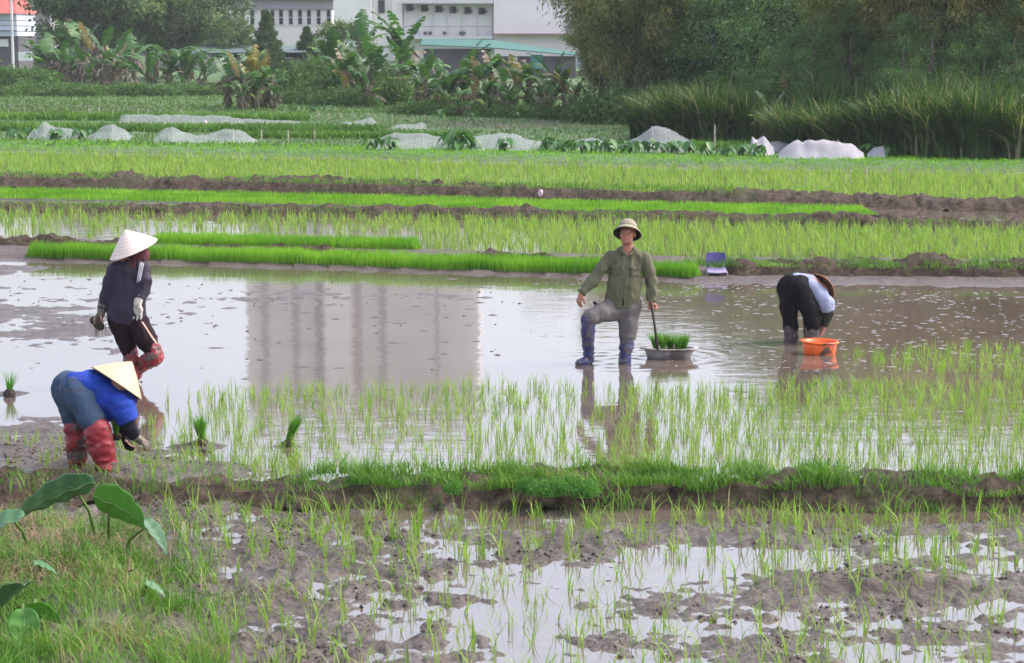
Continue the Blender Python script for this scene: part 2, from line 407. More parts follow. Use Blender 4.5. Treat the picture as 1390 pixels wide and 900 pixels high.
def planted(pxr, y0f, y1f, dx, dy, pyref, jit=.35, rng=R, slope=0.0):
    """tufts set out in rough rows between two lines"""
    xa, xb = at(pxr[0], pyref)[0], at(pxr[1], pyref)[0]
    X, Y = np.meshgrid(np.arange(xa, xb, dx), np.arange(0, 60, dy)); X = X + rng.normal(0, jit * dx, X.shape); Y = y0f(X) + Y + rng.normal(0, jit * dy, Y.shape)
    k = Y < y1f(X); return X[k], Y[k]
zero = lambda x: 0 * np.asarray(x, float)

# seedlings in the flooded field behind the near bund
lS = line([(0, 640), (225, 600), (232, 534), (640, 523), (1040, 530), (1060, 522), (1075, 518), (1390, 524)])
X, Y = planted((225, 1500), lambda x: lB(x) + .15, lambda x: lS(x) + 0 * x, .12, .165, 560)
px, py = proj(X, Y)
dens = np.clip(.70 + .5 * sstep(600, 1150, px) - .35 * gauss(px, py, 560, 620, 160, 30) - .3 * gauss(px, py, 800, 560, 120, 40) + .25 * vn(X / .7, Y / .7, 5) - .35 * sstep(330, 240, px), 0, 1)
kk = (R.uniform(0, 1, len(X)) < dens) & ~((px > 190) & (px < 240) & (py > 640))
X, Y = X[kk], Y[kk]
P1 = tufts(X, Y, np.full(len(X), -.02), 6, .215, .008, .36, .018)
lS2 = line([(1140, 486), (1250, 505), (1390, 516), (1600, 520)]); lS3 = line([(1140, 484), (1250, 474), (1390, 470), (1600, 466)])
X2, Y2 = planted((1150, 1500), lS2, lS3, .15, .19, 490); P2 = tufts(X2, Y2, np.full(len(X2), -.02), 7, .20, .008, .34, .018)
X3 = R.uniform(at(0, 600)[0] - 1, at(480, 600)[0], 130); Y3 = R.uniform(at(0, 655)[1], at(0, 600)[1], 130); P3 = tufts(X3, Y3, ground_h(X3, Y3), 4, .2, .010, .35, .02)
stuff('rice_seedling_field', [P1, P2, P3], LIME, 'thin pale green rice seedlings standing in rows in the flooded field behind the near grassy bund', 'rice seedlings')

# dense nursery beds
def bed(name, y0f, y1f, pxa, pxb, pyref, n, h, w, mat, label, z=.04):
    xa, xb = at(pxa, pyref)[0], at(pxb, pyref)[0]
    x, y = scatter(n, xa, xb, y0f, y1f); x = x + R.normal(0, .04, n); hh = h * R.uniform(.65, 1.12, n) * (1 + .16 * vn(x / .35, y / .3, 3)) * sstep(0, .12, x - xa + .06) * sstep(0, .12, xb - x + .06)
    tn = np.clip(.5 + .5 * vn(x / .6, y / .5, 8) + R.normal(0, .2, n), 0, 1)
    return stuff(name, blades(np.stack([x, y, np.full(n, z)], 1), hh, w * R.uniform(.7, 1.2, n), np.abs(R.normal(.12, .1, n)), tint=tn), mat, label, 'rice nursery')
bed('rice_nursery_bed', lambda x: lC(x) + .06 + .07 * vn(x / .5, x * 0, 44), lambda x: lC(x) + .60 + .12 * vn(x / .8, x * 0, 4), 28, 932, 356, 19000, .245, .013, VIVID, 'long dense bed of bright green rice seedlings along the far edge of the water, behind the two standing farmers')
bed('rice_nursery_bed', line([(200, 335), (570, 343)]), line([(200, 329), (570, 337)]), 205, 572, 335, 9000, .20, .014, VIVID, 'short bright green nursery bed just behind the long one, right of the standing woman in the pointed hat')
bed('rice_nursery_bed', lambda x: lH(x) + .0, lambda x: lH(x) + 2.6, -300, 1162, 282, 30000, .12, .02, VIVID, 'thin bright green strip of rice seedlings between the thin bund and the muddy ditch')
# paddy beyond the long bed
X, Y = planted((-250, 1700), lambda x: lD(x) + 1.0, lambda x: lG(x) - .1, .20, .21, 320)
px, py = proj(X, Y); ok = (R.uniform(0, 1, len(X)) < np.clip(.55 + .45 * sstep(450, 800, px) + .2 * vn(X / .9, Y / .9, 2) - .45 * gauss(px, py, 160, 312, 230, 12), .12, 1)) & ~((px > 205) & (px < 575) & (py > 318))
P = tufts(X[ok], Y[ok], np.full(ok.sum(), -.02), 6, .26, .016, .25, .03)
stuff('rice_seedling_field', P, LIME, 'lime green rice seedlings in shallow water behind the long nursery bed and the purple chair', 'rice seedlings')
# lime paddy behind the big bund
X, Y = planted((-250, 1650), lambda x: lJb(x) + .9, lambda x: lK(x) - .2, .23, .30, 240)
P = tufts(X, Y, np.full(len(X), -.02), 5, .25, .026, .25, .05)
stuff('rice_seedling_field', P, LIME, 'flat lime green rice field between the big brown bund and the grassy bank', 'rice seedlings')

# grass and weeds on the bunds
def fringe(name, yf, off, wid, pxa, pxb, pyref, n, h, w, zf, mat, label, lean=.5, patch=None, cat='grass', segs=3):
    xa, xb = at(pxa, pyref)[0], at(pxb, pyref)[0]; x = R.uniform(xa, xb, n)
    if patch is not None: x = x[R.uniform(0, 1, n) < patch(x)]
    n = len(x); y = yf(x) + off + R.uniform(0, wid, n)
    z = zf(x, y) if callable(zf) else np.full(n, zf); h = h * np.clip(.8 + .7 * vn(x / .28, y / .2, 63), .3, 1.5)
    tn = np.clip(.5 + .35 * vn(x / .5, y / .4, 31) + R.normal(0, .2, n), 0, 1)
    return stuff(name, blades(np.stack([x, y, z], 1), h * R.uniform(.5, 1.2, n), w * R.uniform(.6, 1.3, n), np.abs(R.normal(lean, .3, n)), tint=tn, segs=segs), mat, label, cat)
def px_of(x, py): return CX + F * x / at(CX, py)[1]
pn = lambda x: np.clip(.08 + .9 * sstep(375, 430, px_of(x, 680)) * (.55 + .45 * vn(x / .35, x * 0, 77)), 0, 1)
fringe('bund_grass', lA, .12, .75, -200, 1700, 680, 30000, .155, .010, lambda x, y: .10 + .05 * vn(x / .3, y / .3, 3) + .05 * sstep(-2.2, -.6, x), GRASS, 'bright green grass growing along the top of the near bund', .6, pn)
fringe('bund_grass', lA, -.05, .35, 380, 1700, 690, 3200, .22, .011, .0, GRASS, 'long grass blades leaning from the foot of the near bund over the ditch', .7, lambda x: .4 + .5 * vn(x / .4, x * 0, 5))
fringe('bund_grass', lC, .35, .95, 935, 1700, 380, 12000, .15, .016, .17, GRASS, 'short grass on the bund right of the purple chair', .6, lambda x: .5 + .45 * vn(x / .8, x * 0, 15))
fringe('bund_grass', lG, .05, .9, -200, 1800, 295, 12000, .15, .018, .10, GRASS, 'short weeds along the thin broken bund', .6, lambda x: .35 + .4 * vn(x / 1.3, x * 0, 25))
fringe('bund_grass', lJ, .15, 1.6, -200, 1800, 260, 19000, .16, .020, .24, GRASS, 'patchy dark weeds on the big brown bund', .6, lambda x: .42 - .42 * sstep(800, 1150, px_of(x, 260)) + .35 * vn(x / 1.5, x * 0, 35))
fringe('bank_grass', lK, .3, 6.0, -200, 1800, 215, 30000, .13, .034, lambda x, y: ground_h(x, y) - .02, VIVID, 'bright green grassy bank behind the lime rice field', .6, lambda x: .9)
# weedy slope in the near left corner
n = 36000; x = R.uniform(at(-120, 800)[0] * 1.0, at(300, 800)[0] + .3, n); y = R.uniform(11.2, 16.3, n); px, py = proj(x, y)
w_ = (sstep(300, 130, px - (py - 700) * .35) * sstep(690, 760, py)) * np.clip(.5 + .9 * vn(x / .22, y / .3, 91) - .35 * gauss(px, py, 70, 765, 110, 40), .06, 1) > R.uniform(0, 1, n)
x, y, px, py = x[w_], y[w_], px[w_], py[w_]; tn = np.clip(.45 + .4 * vn(x / .25, y / .25, 5) + R.normal(0, .2, len(x)) + .25 * sstep(780, 850, py) * sstep(60, 140, px), 0, 1)
stuff('weedy_grass', blades(np.stack([x, y, ground_h(x, y) - .01], 1), .19 * R.uniform(.35, 1.4, len(x)), .008 * R.uniform(.6, 1.4, len(x)), np.abs(R.normal(.7, .35, len(x))), tint=tn), GRASS, 'tangled green weeds and grass in the near left corner', 'grass')
n = 15000; x = R.uniform(at(-100, 780)[0], at(230, 780)[0], n); y = R.uniform(13.0, 15.8, n); px, py = proj(x, y); w_ = (gauss(px, py, 60, 770, 130, 60) * (.6 + .6 * vn(x / .25, y / .25, 14))) > R.uniform(0, 1, n)
x, y = x[w_], y[w_]; stuff('dry_grass', blades(np.stack([x, y, ground_h(x, y)], 1), .2 * R.uniform(.4, 1.3, len(x)), .007, np.abs(R.normal(.95, .35, len(x))), droop=.25), DRY, 'dry brown stalks lying among the weeds under the big taro leaves', 'dry grass')

# foreground seedlings: the ones that show largest are plants of their own
X, Y = planted((-250, 1600), lambda x: 0 * x + 11.9, lambda x: lA(x) - .1, .165, .185, 800)
px, py = proj(X, Y); ok = (px > -40) & (px < 1430) & (R.uniform(0, 1, len(X)) < np.clip(.72 + .45 * vn(X / .5, Y / .5, 88), 0, 1)) & ~((px < 230 + (py - 700) * .35) & (py > 700)); X, Y, px, py = X[ok], Y[ok], px[ok], py[ok]
order = np.argsort(-py + 9999 * ((py > 905) | (px < 0) | (px > 1390))); near, rest = order[:300], order[300:]
protos = []
for q in range(12):
    rq = np.random.default_rng(100 + q); kq = int(rq.integers(3, 7)); z = np.zeros(1)
    V, Qd, T = tufts(z, z, z, kq, rq.uniform(.19, .29), .0080, rq.uniform(.35, .75), .014, 5, rq); protos.append(mesh_np('rice_seedling', V, Qd, T)); protos[-1].materials.append(LIME)
Zn = ground_h(X, Y)
for q, i in enumerate(near):
    o = link('rice_seedling', protos[q % 12]); o.location = (X[i], Y[i], max(Zn[i], -.03) - .005); o.rotation_euler.z = R.uniform(0, 6.28); s = R.uniform(.75, 1.2); o.scale = (s, s, s)
    tag(o, 'young rice seedling of a few thin blades in the foreground mud', 'rice seedling', 'rice seedlings in the foreground mud')
stuff('rice_seedlings', tufts(X[rest], Y[rest], np.maximum(Zn[rest], -.03), 6, .25, .010, .42, .016), LIME, 'sparse rice seedlings in the mud just in front of the near bund', 'rice seedlings')
# small weeds and crumbs of mud
n = 5200; x = R.uniform(at(-50, 690)[0] * 1.1, at(1500, 690)[0], n); y = R.uniform(12, 17.0, n); z = ground_h(x, y); w_ = z > .015; x, y, z = x[w_][:2600], y[w_][:2600], z[w_][:2600]
stuff('mud_weeds', blades(np.stack([x, y, z], 1), .05 * R.uniform(.4, 1.6, len(x)), .006, np.abs(R.normal(.8, .3, len(x)))), GRASS, 'tiny weeds sprouting from the foreground mud', 'weeds')
def crumbs(name, x, y, z, s, mat, label, cat):
    n = len(x); ico = np.array([(1, 0, 0), (0, 1, 0), (-1, 0, 0), (0, -1, 0), (0, 0, .8), (0, 0, -.6)]); V = np.zeros((n, 6, 3))
    V[:] = ico[None] * (s[:, None, None]) * R.uniform(.6, 1.4, (n, 6, 3)); a = R.uniform(0, 6.28, n); c_, s_ = np.cos(a), np.sin(a)
    V[..., 0], V[..., 1] = V[..., 0] * c_[:, None] - V[..., 1] * s_[:, None], V[..., 0] * s_[:, None] + V[..., 1] * c_[:, None]
    V += np.stack([x, y, z], 1)[:, None, :]
    f = np.array([(0, 1, 4), (1, 2, 4), (2, 3, 4), (3, 0, 4), (1, 0, 5), (2, 1, 5), (3, 2, 5), (0, 3, 5)])
    q = (np.arange(n) * 6)[:, None, None] + f[None]
    return tag(link(name, mesh_np(name, V.reshape(-1, 3), q.reshape(-1, 3), np.zeros(n * 6), smooth=True), mat), label, cat, kind='stuff')
CLOD = plain('mud_clod', (.085, .064, .054), .6, .4, 12, .6, 60)
n = 26000; x = R.uniform(-5, 5, n); y = R.uniform(12, 19.5, n); z = ground_h(x, y); px, py = proj(x, y); w_ = (z > .004) & ((py > 700) | (px < 420)) & (vn(x / .6, y / .6, 55) > -.1)
crumbs('mud_crumbs', x[w_], y[w_], z[w_], .005 + .024 * R.uniform(0, 1, w_.sum()) ** 3.5, CLOD, 'loose crumbs of wet mud strewn over the churned ground', 'mud')
SCUM_GLINT = plain('pale_scum_glint', (.24, .22, .215), .3, .2, 30, 0)  # pale colour paints the glint of the sky onto the floating flecks
n = 1500; xx, yy = scatter(n, at(640, 450)[0], at(1450, 420)[0], lambda x: 0 * x + at(0, 505)[1], lambda x: lC(x) - .5); px, py = proj(xx, yy); w_ = (vn(xx / .7, yy / .7, 9) > -.25) & (R.uniform(0, 1, n) < sstep(620, 950, px))
def flakes(x, y, s):
    n = len(x); k = 7; a = np.linspace(0, 2 * PI, k, endpoint=False)[None, :] + R.uniform(-.3, .3, (n, k)); r = s[:, None] * R.uniform(.5, 1.2, (n, k))
    top = np.stack([x[:, None] + r * np.cos(a) * 1.6, y[:, None] + r * np.sin(a), np.full((n, k), .001)], -1); c = np.stack([x, y, .006 + 0 * x], 1)[:, None]
    V = np.concatenate([top, c], 1); f = np.array([(i, (i + 1) % k, k) for i in range(k)]); q = (np.arange(n) * (k + 1))[:, None, None] + f[None]
    return V.reshape(-1, 3), q.reshape(-1, 3), np.zeros(n * (k + 1))
V, Qd, T = flakes(xx[w_], yy[w_], .012 + .03 * R.uniform(0, 1, w_.sum()) ** 3)
tag(link('floating_scum_glints', mesh_np('floating_scum_glints', V, Qd, T, smooth=True), SCUM_GLINT), 'pale scum flecks with painted sky glint floating on the brown water on the right', 'scum', kind='stuff')

n = 900; xx = R.uniform(at(-20, 450)[0] * 1.15, at(720, 400)[0], n); yy = R.uniform(at(0, 520)[1], at(0, 368)[1], n); px, py = proj(xx, yy)
w_ = (R.uniform(0, 1, n) < np.clip(.75 * gauss(px, py, 60, 430, 230, 50) + .55 * gauss(px, py, 480, 403, 280, 12) + .10 + .2 * gauss(px, py, 600, 450, 200, 40), 0, 1)) & (px < 740) & (vn(xx / .6, yy / .5, 61) > -.3) & (yy < lC(xx) - .6)
V, Qd, T = flakes(xx[w_], yy[w_], .012 + .075 * R.uniform(0, 1, w_.sum()) ** 3); V[:, 2] = np.where(V[:, 2] > .003, .004 + .014 * R.uniform(0, 1, len(V)), V[:, 2])
MUDL = plain('wet_mud_lump', (.10, .078, .066), .4, .35, 14, .5, 50)
tag(link('mud_lumps', mesh_np('mud_lumps', V, Qd, T, smooth=True), MUDL), 'small lumps and streaks of mud breaking the water around the standing farmers', 'mud', kind='stuff')
# ------------------------------------------------------------------ trees and other plants of the far side
BROAD = leafmat('broad_leaf', [(0, (.026, .055, .017)), (.5, (.062, .118, .034)), (.85, (.11, .185, .052)), (1, (.16, .23, .08))], .25)
BAMB = leafmat('bamboo_leaf', [(0, (.060, .095, .022)), (.5, (.155, .205, .050)), (.8, (.33, .31, .09)), (1, (.40, .31, .13))], .3)
VINE = leafmat('vine_leaf', [(0, (.022, .055, .018)), (.5, (.090, .195, .050)), (.9, (.19, .34, .08)), (1, (.20, .32, .09))], .25, .45, .4)
REED = leafmat('reed_leaf', [(0, (.028, .062, .014)), (.5, (.065, .140, .026)), (.85, (.13, .22, .05)), (1, (.40, .36, .20))], .3)
BANL = leafmat('banana_leaf', [(0, (.030, .085, .020)), (.45, (.055, .150, .030)), (.70, (.14, .29, .035)), (.80, (.25, .26, .06)), (.86, (.26, .19, .08)), (.9, (.24, .18, .13)), (1, (.15, .12, .095))], .3, .45, .4)
BAND = leafmat('dead_banana_leaf', [(0, (.07, .055, .045)), (1, (.26, .215, .17))], .2, .8, .1)
TARO = leafmat('taro_leaf', [(0, (.040, .125, .030)), (1, (.085, .21, .05))], .3, .4, .45)
BARK = plain('bark', (.13, .105, .08), .85, .35, 5, .6, 20, stretch=(1, 1, .25))
CULM = plain('bamboo_culm', (.10, .115, .055), .5, .3, 3, 0)
STEM = plain('banana_stem', (.13, .14, .07), .7, .4, 4, .3, 20, c2=(.14, .09, .06))

def crown_mesh(name, seed, rx, rz, zc, nclump, nleaf, L, spread=.55, skirt=False, base_t=.45):
    """leaf clumps spread through a crown; gaps stay between the clumps"""
    r = np.random.default_rng(seed); out = []
    d = r.normal(0, 1, (nclump, 3)); d /= np.linalg.norm(d, axis=1)[:, None]; q = r.uniform(.35, 1, nclump) ** .5
    c = d * q[:, None] * np.array([rx, rx, rz]) * r.uniform(.8, 1.12, (nclump, 1)); c[:, 2] += zc
    if skirt: c[:, 2] = np.where(r.uniform(0, 1, nclump) < .55, r.uniform(.3, zc, nclump), c[:, 2]); 
    c[:, 2] = np.maximum(c[:, 2], .3)
    per = nleaf // nclump; rad = r.uniform(.5, 1.2, nclump) * spread
    P = np.repeat(c, per, 0) + r.normal(0, 1, (nclump * per, 3)) * np.repeat(rad, per)[:, None] * np.array([1, 1, .7]); P[:, 2] = np.maximum(P[:, 2], .1)
    t = np.clip(np.repeat(r.normal(base_t, .26, nclump), per) + r.normal(0, .12, len(P)), 0, 1)
    V, Q, T = leaves(P, L * r.uniform(.6, 1.3, len(P)), L * .45, np.repeat(d, per, 0) * .8, r, t, hang=.4)
    return mesh_np(name, V, Q, T), c
def trunk_mb(r, h, rad, limbs, lean=0):
    b = MB(); P = [(lean * t * t * h * .3 + .1 * math.sin(t * 5 + rad), .08 * math.cos(t * 7), t * h) for t in np.linspace(0, 1, 7)]
    b.tube(P, [rad * (1.25 - .9 * t) for t in np.linspace(0, 1, 7)], 8)
    for c in limbs:
        t = r.uniform(.35, .85); s = np.array(P[int(t * 6)]); e = np.array(c); m = (s + e) / 2 + np.array([0, 0, .1 * h * r.uniform(-.3, .8)])
        b.tube([s, m, e], [rad * .45, rad * .28, rad * .1], 5, cap=False)
    return b
PROT = {}
def tree(kind, seed, x, y, s, label, group, cat='tree', rz=None, sz=1.0):
    """one tree: trunk with limbs and its own crown; kinds share their meshes"""
    key = (kind, seed)
    if key not in PROT:
        r = np.random.default_rng(seed)
        if kind == 'broad': cm, c = crown_mesh('crown', seed, 3.3, 3.6, 6.4, 130, 21000, .20, .55); tb = trunk_mb(r, 6.5, .26, c[:9]); M = BROAD
        if kind == 'hazybroad': cm, c = crown_mesh('crown', seed, 3.6, 3.2, 5.6, 70, 11000, .32, .48, base_t=.6); tb = trunk_mb(r, 5.5, .25, c[:8]); M = BROAD
        if kind == 'vine': cm, c = crown_mesh('crown', seed, 3.4, 5.6, 5.2, 190, 30000, .17, .45, True, .5); tb = trunk_mb(r, 8, .3, c[:8]); M = VINE
        if kind == 'cone':
            n = 5200; z = r.uniform(0, 1, n) ** 1.3; rr = (1 - z) * 1.75 * r.uniform(.25, 1, n) ** .6 * (1 + .25 * np.sin(z * 40)); a = r.uniform(0, 6.28, n)
            P = np.stack([rr * np.cos(a), rr * np.sin(a), .5 + z * 3.9], 1); V, Q, T = leaves(P, .30 * r.uniform(.6, 1.3, n), .10, np.stack([np.cos(a), np.sin(a), .9 + 0 * a], 1), r, np.clip(r.normal(.5, .2, n), 0, 1), spread=.5)
            cm = mesh_np('crown', V, Q, T); tb = MB().tube([(0, 0, 0), (0, 0, 4.2)], [.12, .03], 6); M = BROAD
        tm = tb.mesh('trunk', True); tm.materials.append(BARK); cm.materials.append(M); PROT[key] = (tm, cm)
    tm, cm = PROT[key]
    o = empty('tree', (x, y, 0), label, cat, group, R.uniform(0, 6.28) if rz is None else rz); o.scale = (s, s, s * sz)
    link('trunk', tm, None, o); link('crown', cm, None, o); return o

def bamboo_mesh(seed, culms, h, out, nleaf, L, az0=0, azw=2 * PI, low=.25):
    r = np.random.default_rng(seed); cu = MB(); C, D = [], []
    for i in range(culms):
        a = az0 + r.uniform(-.5, .5) * azw; hh = h * r.uniform(.7, 1.1); o = out * r.uniform(.35, 1.1); b = np.array([r.normal(0, .45), r.normal(0, .45), 0])
        P = [b + np.array([math.cos(a) * o * t ** 2.2, math.sin(a) * o * t ** 2.2, hh * (t - .28 * (o / h) * t ** 4 * 1.6)]) for t in np.linspace(0, 1, 9)]
        cu.tube(P, [.05 * (1.1 - t) for t in np.linspace(0, 1, 9)], 5, cap=False)
        n = nleaf // culms; t = r.uniform(low, 1, n) ** .8; idx = t * 8; i0 = np.minimum(idx.astype(int), 7); fr = (idx - i0)[:, None]
        Pa = np.array(P); c = Pa[i0] * (1 - fr) + Pa[i0 + 1] * fr
        # side sprays
        ns = 14; sa = r.uniform(0, 6.28, ns); stt = np.sort(r.uniform(low, 1, ns)); si = np.argmin(np.abs(t[:, None] - stt[None]) + r.uniform(0, .10, (n, ns)), 1)
        ln = r.uniform(.1, 1, n) * (1.35 - .6 * t) * r.uniform(.7, 1.2); dd = np.stack([np.cos(sa[si]), np.sin(sa[si]), .25 - .7 * ln], 1)
        C.append(c + dd * ln[:, None] + r.normal(0, .13, (n, 3))); D.append(dd)
    C = np.concatenate(C); D = np.concatenate(D); C[:, 2] = np.maximum(C[:, 2], .3); n = len(C)
    t = np.clip(.45 + .30 * vn3(C, 1.3, seed) + r.normal(0, .17, n), 0, 1)
    V, Q, T = leaves(C, L * r.uniform(.6, 1.25, n), L * .20, D * .6, r, t, hang=.9, spread=.5)
    cm = cu.mesh('culm_cluster', True); cm.materials.append(CULM); fm = mesh_np('foliage', V, Q, T); fm.materials.append(BAMB); return cm, fm
def bamboo(x, y, mm, label, group=None, s=1, rz=0):
    o = empty('bamboo_clump', (x, y, 0), label, 'bamboo', group, rz); o.scale = (s, s, s); link('culm_cluster', mm[0], None, o); link('foliage', mm[1], None, o); return o

def X_at(px, D): return (px - CX) / F * D       # sideways place for something D metres away
# right side: dark mass of trees, bamboo and vines
BAMY = leafmat('yellow_bamboo_leaf', [(0, (.10, .10, .03)), (.5, (.24, .22, .07)), (.8, (.42, .34, .13)), (1, (.52, .40, .20))], .3)
bmY = bamboo_mesh(203, 26, 10.5, 4.6, 40000, .26, low=.42); bmY[1].materials.clear(); bmY[1].materials.append(BAMY)
bmA = bamboo_mesh(201, 26, 9.5, 4.2, 42000, .26); bmB = bamboo_mesh(202, 26, 9.8, 4.6, 42000, .26)
G = 'bamboo clumps on the right'
bamboo(X_at(862, 92), 92, bmA, 'feathery yellow green bamboo leaning left in front of the white building', G, .98, 2.6)
bamboo(X_at(985, 98), 98, bmB, 'dark bamboo clump between the leaning bamboo and the vine covered tree', G, 1.15, .5)
bamboo(X_at(1275, 73.5), 73.5, bmY, 'yellow brown bamboo hanging over the reeds at the upper right', G, 1.0, 2.2)
bamboo(X_at(1385, 74), 74, bmY, 'bamboo clump at the upper right corner of the view', G, 1.0, 4.5)
bamboo(X_at(820, 104), 104, bmA, 'lower bamboo growth behind the banana plants, left of the dark trees', G, .62, 1.2)
bamboo(X_at(1185, 78), 78, bmA, 'green bamboo between the vine covered tree and the yellow brown bamboo', G, .9, 3.6)
G = 'dark trees on the right'
tree('vine', 301, X_at(1085, 84), 84, 1.12, 'tall tree wrapped in dark green vines from crown to ground', G)
tree('vine', 302, X_at(1160, 88), 88, 1.15, 'vine covered tree just right of the tallest vine covered one', G)
tree('vine', 302, X_at(1020, 92), 92, 1.0, 'vine hung tree above the left reed bed', G)
tree('broad', 303, X_at(930, 108), 108, 1.15, 'dark broadleaf tree behind the leaning bamboo', G)
tree('broad', 304, X_at(1120, 102), 102, 1.45, 'tall dark broadleaf tree behind the vine covered trees', G)
tree('broad', 303, X_at(1240, 96), 96, 1.4, 'dark broadleaf tree behind the yellow brown bamboo', G)
tree('broad', 304, X_at(1340, 98), 98, 1.4, 'dark broadleaf tree at the upper right behind the reeds', G)
tree('vine', 301, X_at(1330, 86), 86, .85, 'low vine tangle behind the right reed bed', G)
for i, px in enumerate([1070, 1105, 1150, 1185, 1222, 1258, 1296, 1332, 1368, 1400]): tree('vine', 301 + i % 2, X_at(px, 75.5 if px < 1200 else 71.8), 75.5 if px < 1200 else 71.8, .36 + .05 * (i * 7 % 3), 'mound of dark green vines rising just behind the right reed bed', 'vine mounds behind the reeds', 'vine')
G = 'dark trees on the right'
tree('vine', 302, X_at(1450, 84), 84, 1.1, 'vine covered tree at the right edge', G)
tree('vine', 301, X_at(890, 99), 99, .62, 'low dark vine thicket under the leaning bamboo', G)
tree('vine', 302, X_at(960, 92), 92, .7, 'dark vine thicket behind the left reed bed', G)
tree('broad', 303, X_at(1560, 92), 92, 1.5, 'dark broadleaf tree beyond the right edge', G)

# reeds (tall elephant grass), each clump a thing
def reed_mesh(seed):
    r = np.random.default_rng(seed); n = 640; a = r.uniform(0, 6.28, n); q = r.uniform(0, 1, n) ** .6 * .8
    B = np.stack([q * np.cos(a), q * np.sin(a) * .7, 0 * a], 1); az = a + r.normal(0, .7, n); h = r.uniform(1.1, 2.75, n) * (1 - .2 * q)
    t = np.clip(r.normal(.26 + .09 * (seed % 4), .24, n) + (r.uniform(0, 1, n) < .07) * .7, 0, 1)
    V, Q, T = blades(B, h, .075, np.abs(r.normal(.42, .26, n)), az, 6, .14, r, t); m = mesh_np('reed_clump', V, Q, T); m.materials.append(REED); return m
RM = [reed_mesh(400 + i) for i in range(4)]
def reed(px, D, s, label, i, group):
    o = link('reed_clump', RM[i % 4]); o.location = (X_at(px, D), D, .05); o.rotation_euler.z = i * 1.7; o.scale = (s * 1.05, s, s * R.uniform(.82, 1.12)); return tag(o, label, 'reeds', group)
for i, (px, D, s) in enumerate([(885, 75, .92), (910, 74, 1.0), (937, 73.5, 1.08), (962, 73, 1.12), (988, 73, 1.1), (1012, 72.5, 1.1), (1040, 75, 1.0), (925, 78, 1.2), (975, 78, 1.25), (1020, 78, 1.2)]):
    reed(px, D, s, 'clump of tall green reeds in the left reed bed, left of the dead banana leaves', i, 'reed clumps of the left reed bed')
for i, (px, D, s) in enumerate([(1068, 69, .85), (1095, 68, .9), (1122, 67.5, 1.0), (1150, 67, 1.0), (1178, 66.5, 1.05), (1206, 66, 1.1), (1235, 65.5, 1.12), (1264, 65, 1.15), (1293, 64.5, 1.15), (1322, 64, 1.15), (1352, 64, 1.18), (1382, 63.5, 1.15), (1412, 63.5, 1.1),
                                (1110, 72, 1.15), (1165, 72, 1.2), (1220, 71, 1.25), (1275, 70, 1.3), (1330, 70, 1.3), (1385, 69, 1.3)]):
    reed(px, D, s, 'clump of tall dark green reeds in the right reed bed, behind the white netting', i + 3, 'reed clumps of the right reed bed')

# banana plants
def banana_mesh(seed, nl, Ll, h, gold=0.0, brown=.3, up=.8, nd=6):
    r = np.random.default_rng(seed); st = MB().tube([(0, 0, 0), (.05, 0, h * .5), (0, .05, h)], [.13, .10, .06], 8); parts = []
    for i in range(nl):
        a = i * 2.4 + r.uniform(-.4, .4); L = Ll * r.uniform(.7, 1.1); BR = r.uniform() < brown; e0 = up * r.uniform(.7, 1.2); sag = r.uniform(.4, 1.7) * (1.7 - e0 * .7); k = 14
        col = r.uniform(.88, 1) if BR else (r.uniform(.70, .84) if r.uniform() < gold else r.uniform(.05, .62)); L = L * (.62 if BR else 1)
        t = np.linspace(0, 1, k + 1); el = e0 - sag * t ** 1.5; st_ = L / k
        if col > .87: el = e0 - (1.6 + r.uniform(0, 1.2)) * t ** .7
        x = np.concatenate([[0], np.cumsum(np.cos(el[:-1]) * st_)]); z = np.concatenate([[0], np.cumsum(np.sin(el[:-1]) * st_)]) - (r.uniform(.1, .7) if col > .87 else 0)
        h0 = h * (1 - r.uniform(0, 1) ** 1.2 * .72); mid = np.stack([x * math.cos(a), x * math.sin(a), h0 + z], 1); side = np.array([-math.sin(a), math.cos(a), 0]); w = (.15 if col > .87 else .27) * np.sin(np.clip((t - .1) / .9, 0, 1) * PI) ** .5 * np.ones(k + 1)
        VV, QQ = [], []
        for s in (-1, 1):
            for j in range(1, k):
                if w[j] < .03 or r.uniform() < .06: continue
                dr = r.uniform(.0, .45) + .9 * max(0, t[j] - .5) * r.uniform(0, 1) + (.9 if col > .87 else 0); o = side * s * w[j] * math.cos(dr) - np.array([0, 0, 1]) * w[j] * math.sin(dr)
                b = len(VV); sh = (mid[j + 1] - mid[j]) * r.uniform(.1, .6); VV += [mid[j], mid[j + 1], mid[j + 1] + o * r.uniform(.85, 1.05) + sh * .2, mid[j] + o + sh]; QQ.append((b, b + 1, b + 2, b + 3))
        T = np.clip(col + r.normal(0, .02, len(VV)) + (.12 if col > .5 and r.uniform() < .5 else 0), 0, 1); parts.append((np.array(VV), np.array(QQ), T))
        st.tube([mid[0], mid[1], mid[4]], [.03, .02, .012], 4, cap=False)
    V, Q, T = join(parts); lm = mesh_np('leaf_crown', V, Q, T); lm.materials.append(BANL)
    n = 7 + nd * 2; a = r.uniform(0, 6.28, n); rr = r.uniform(.06, .22, n); B = np.stack([rr * np.cos(a), rr * np.sin(a), r.uniform(.35, 1.0, n) * h], 1)
    V, Q, T = leaves(B, r.uniform(.3, .8, n) * (h / 1.6), .13, np.stack([np.cos(a) * .1, np.sin(a) * .1, 0 * a], 1), r, None, hang=1.0, spread=.5); dm = mesh_np('dead_leaves', V, Q, T); dm.materials.append(BAND)
    sm = st.mesh('stem', True); sm.materials.append(STEM); return sm, lm, dm
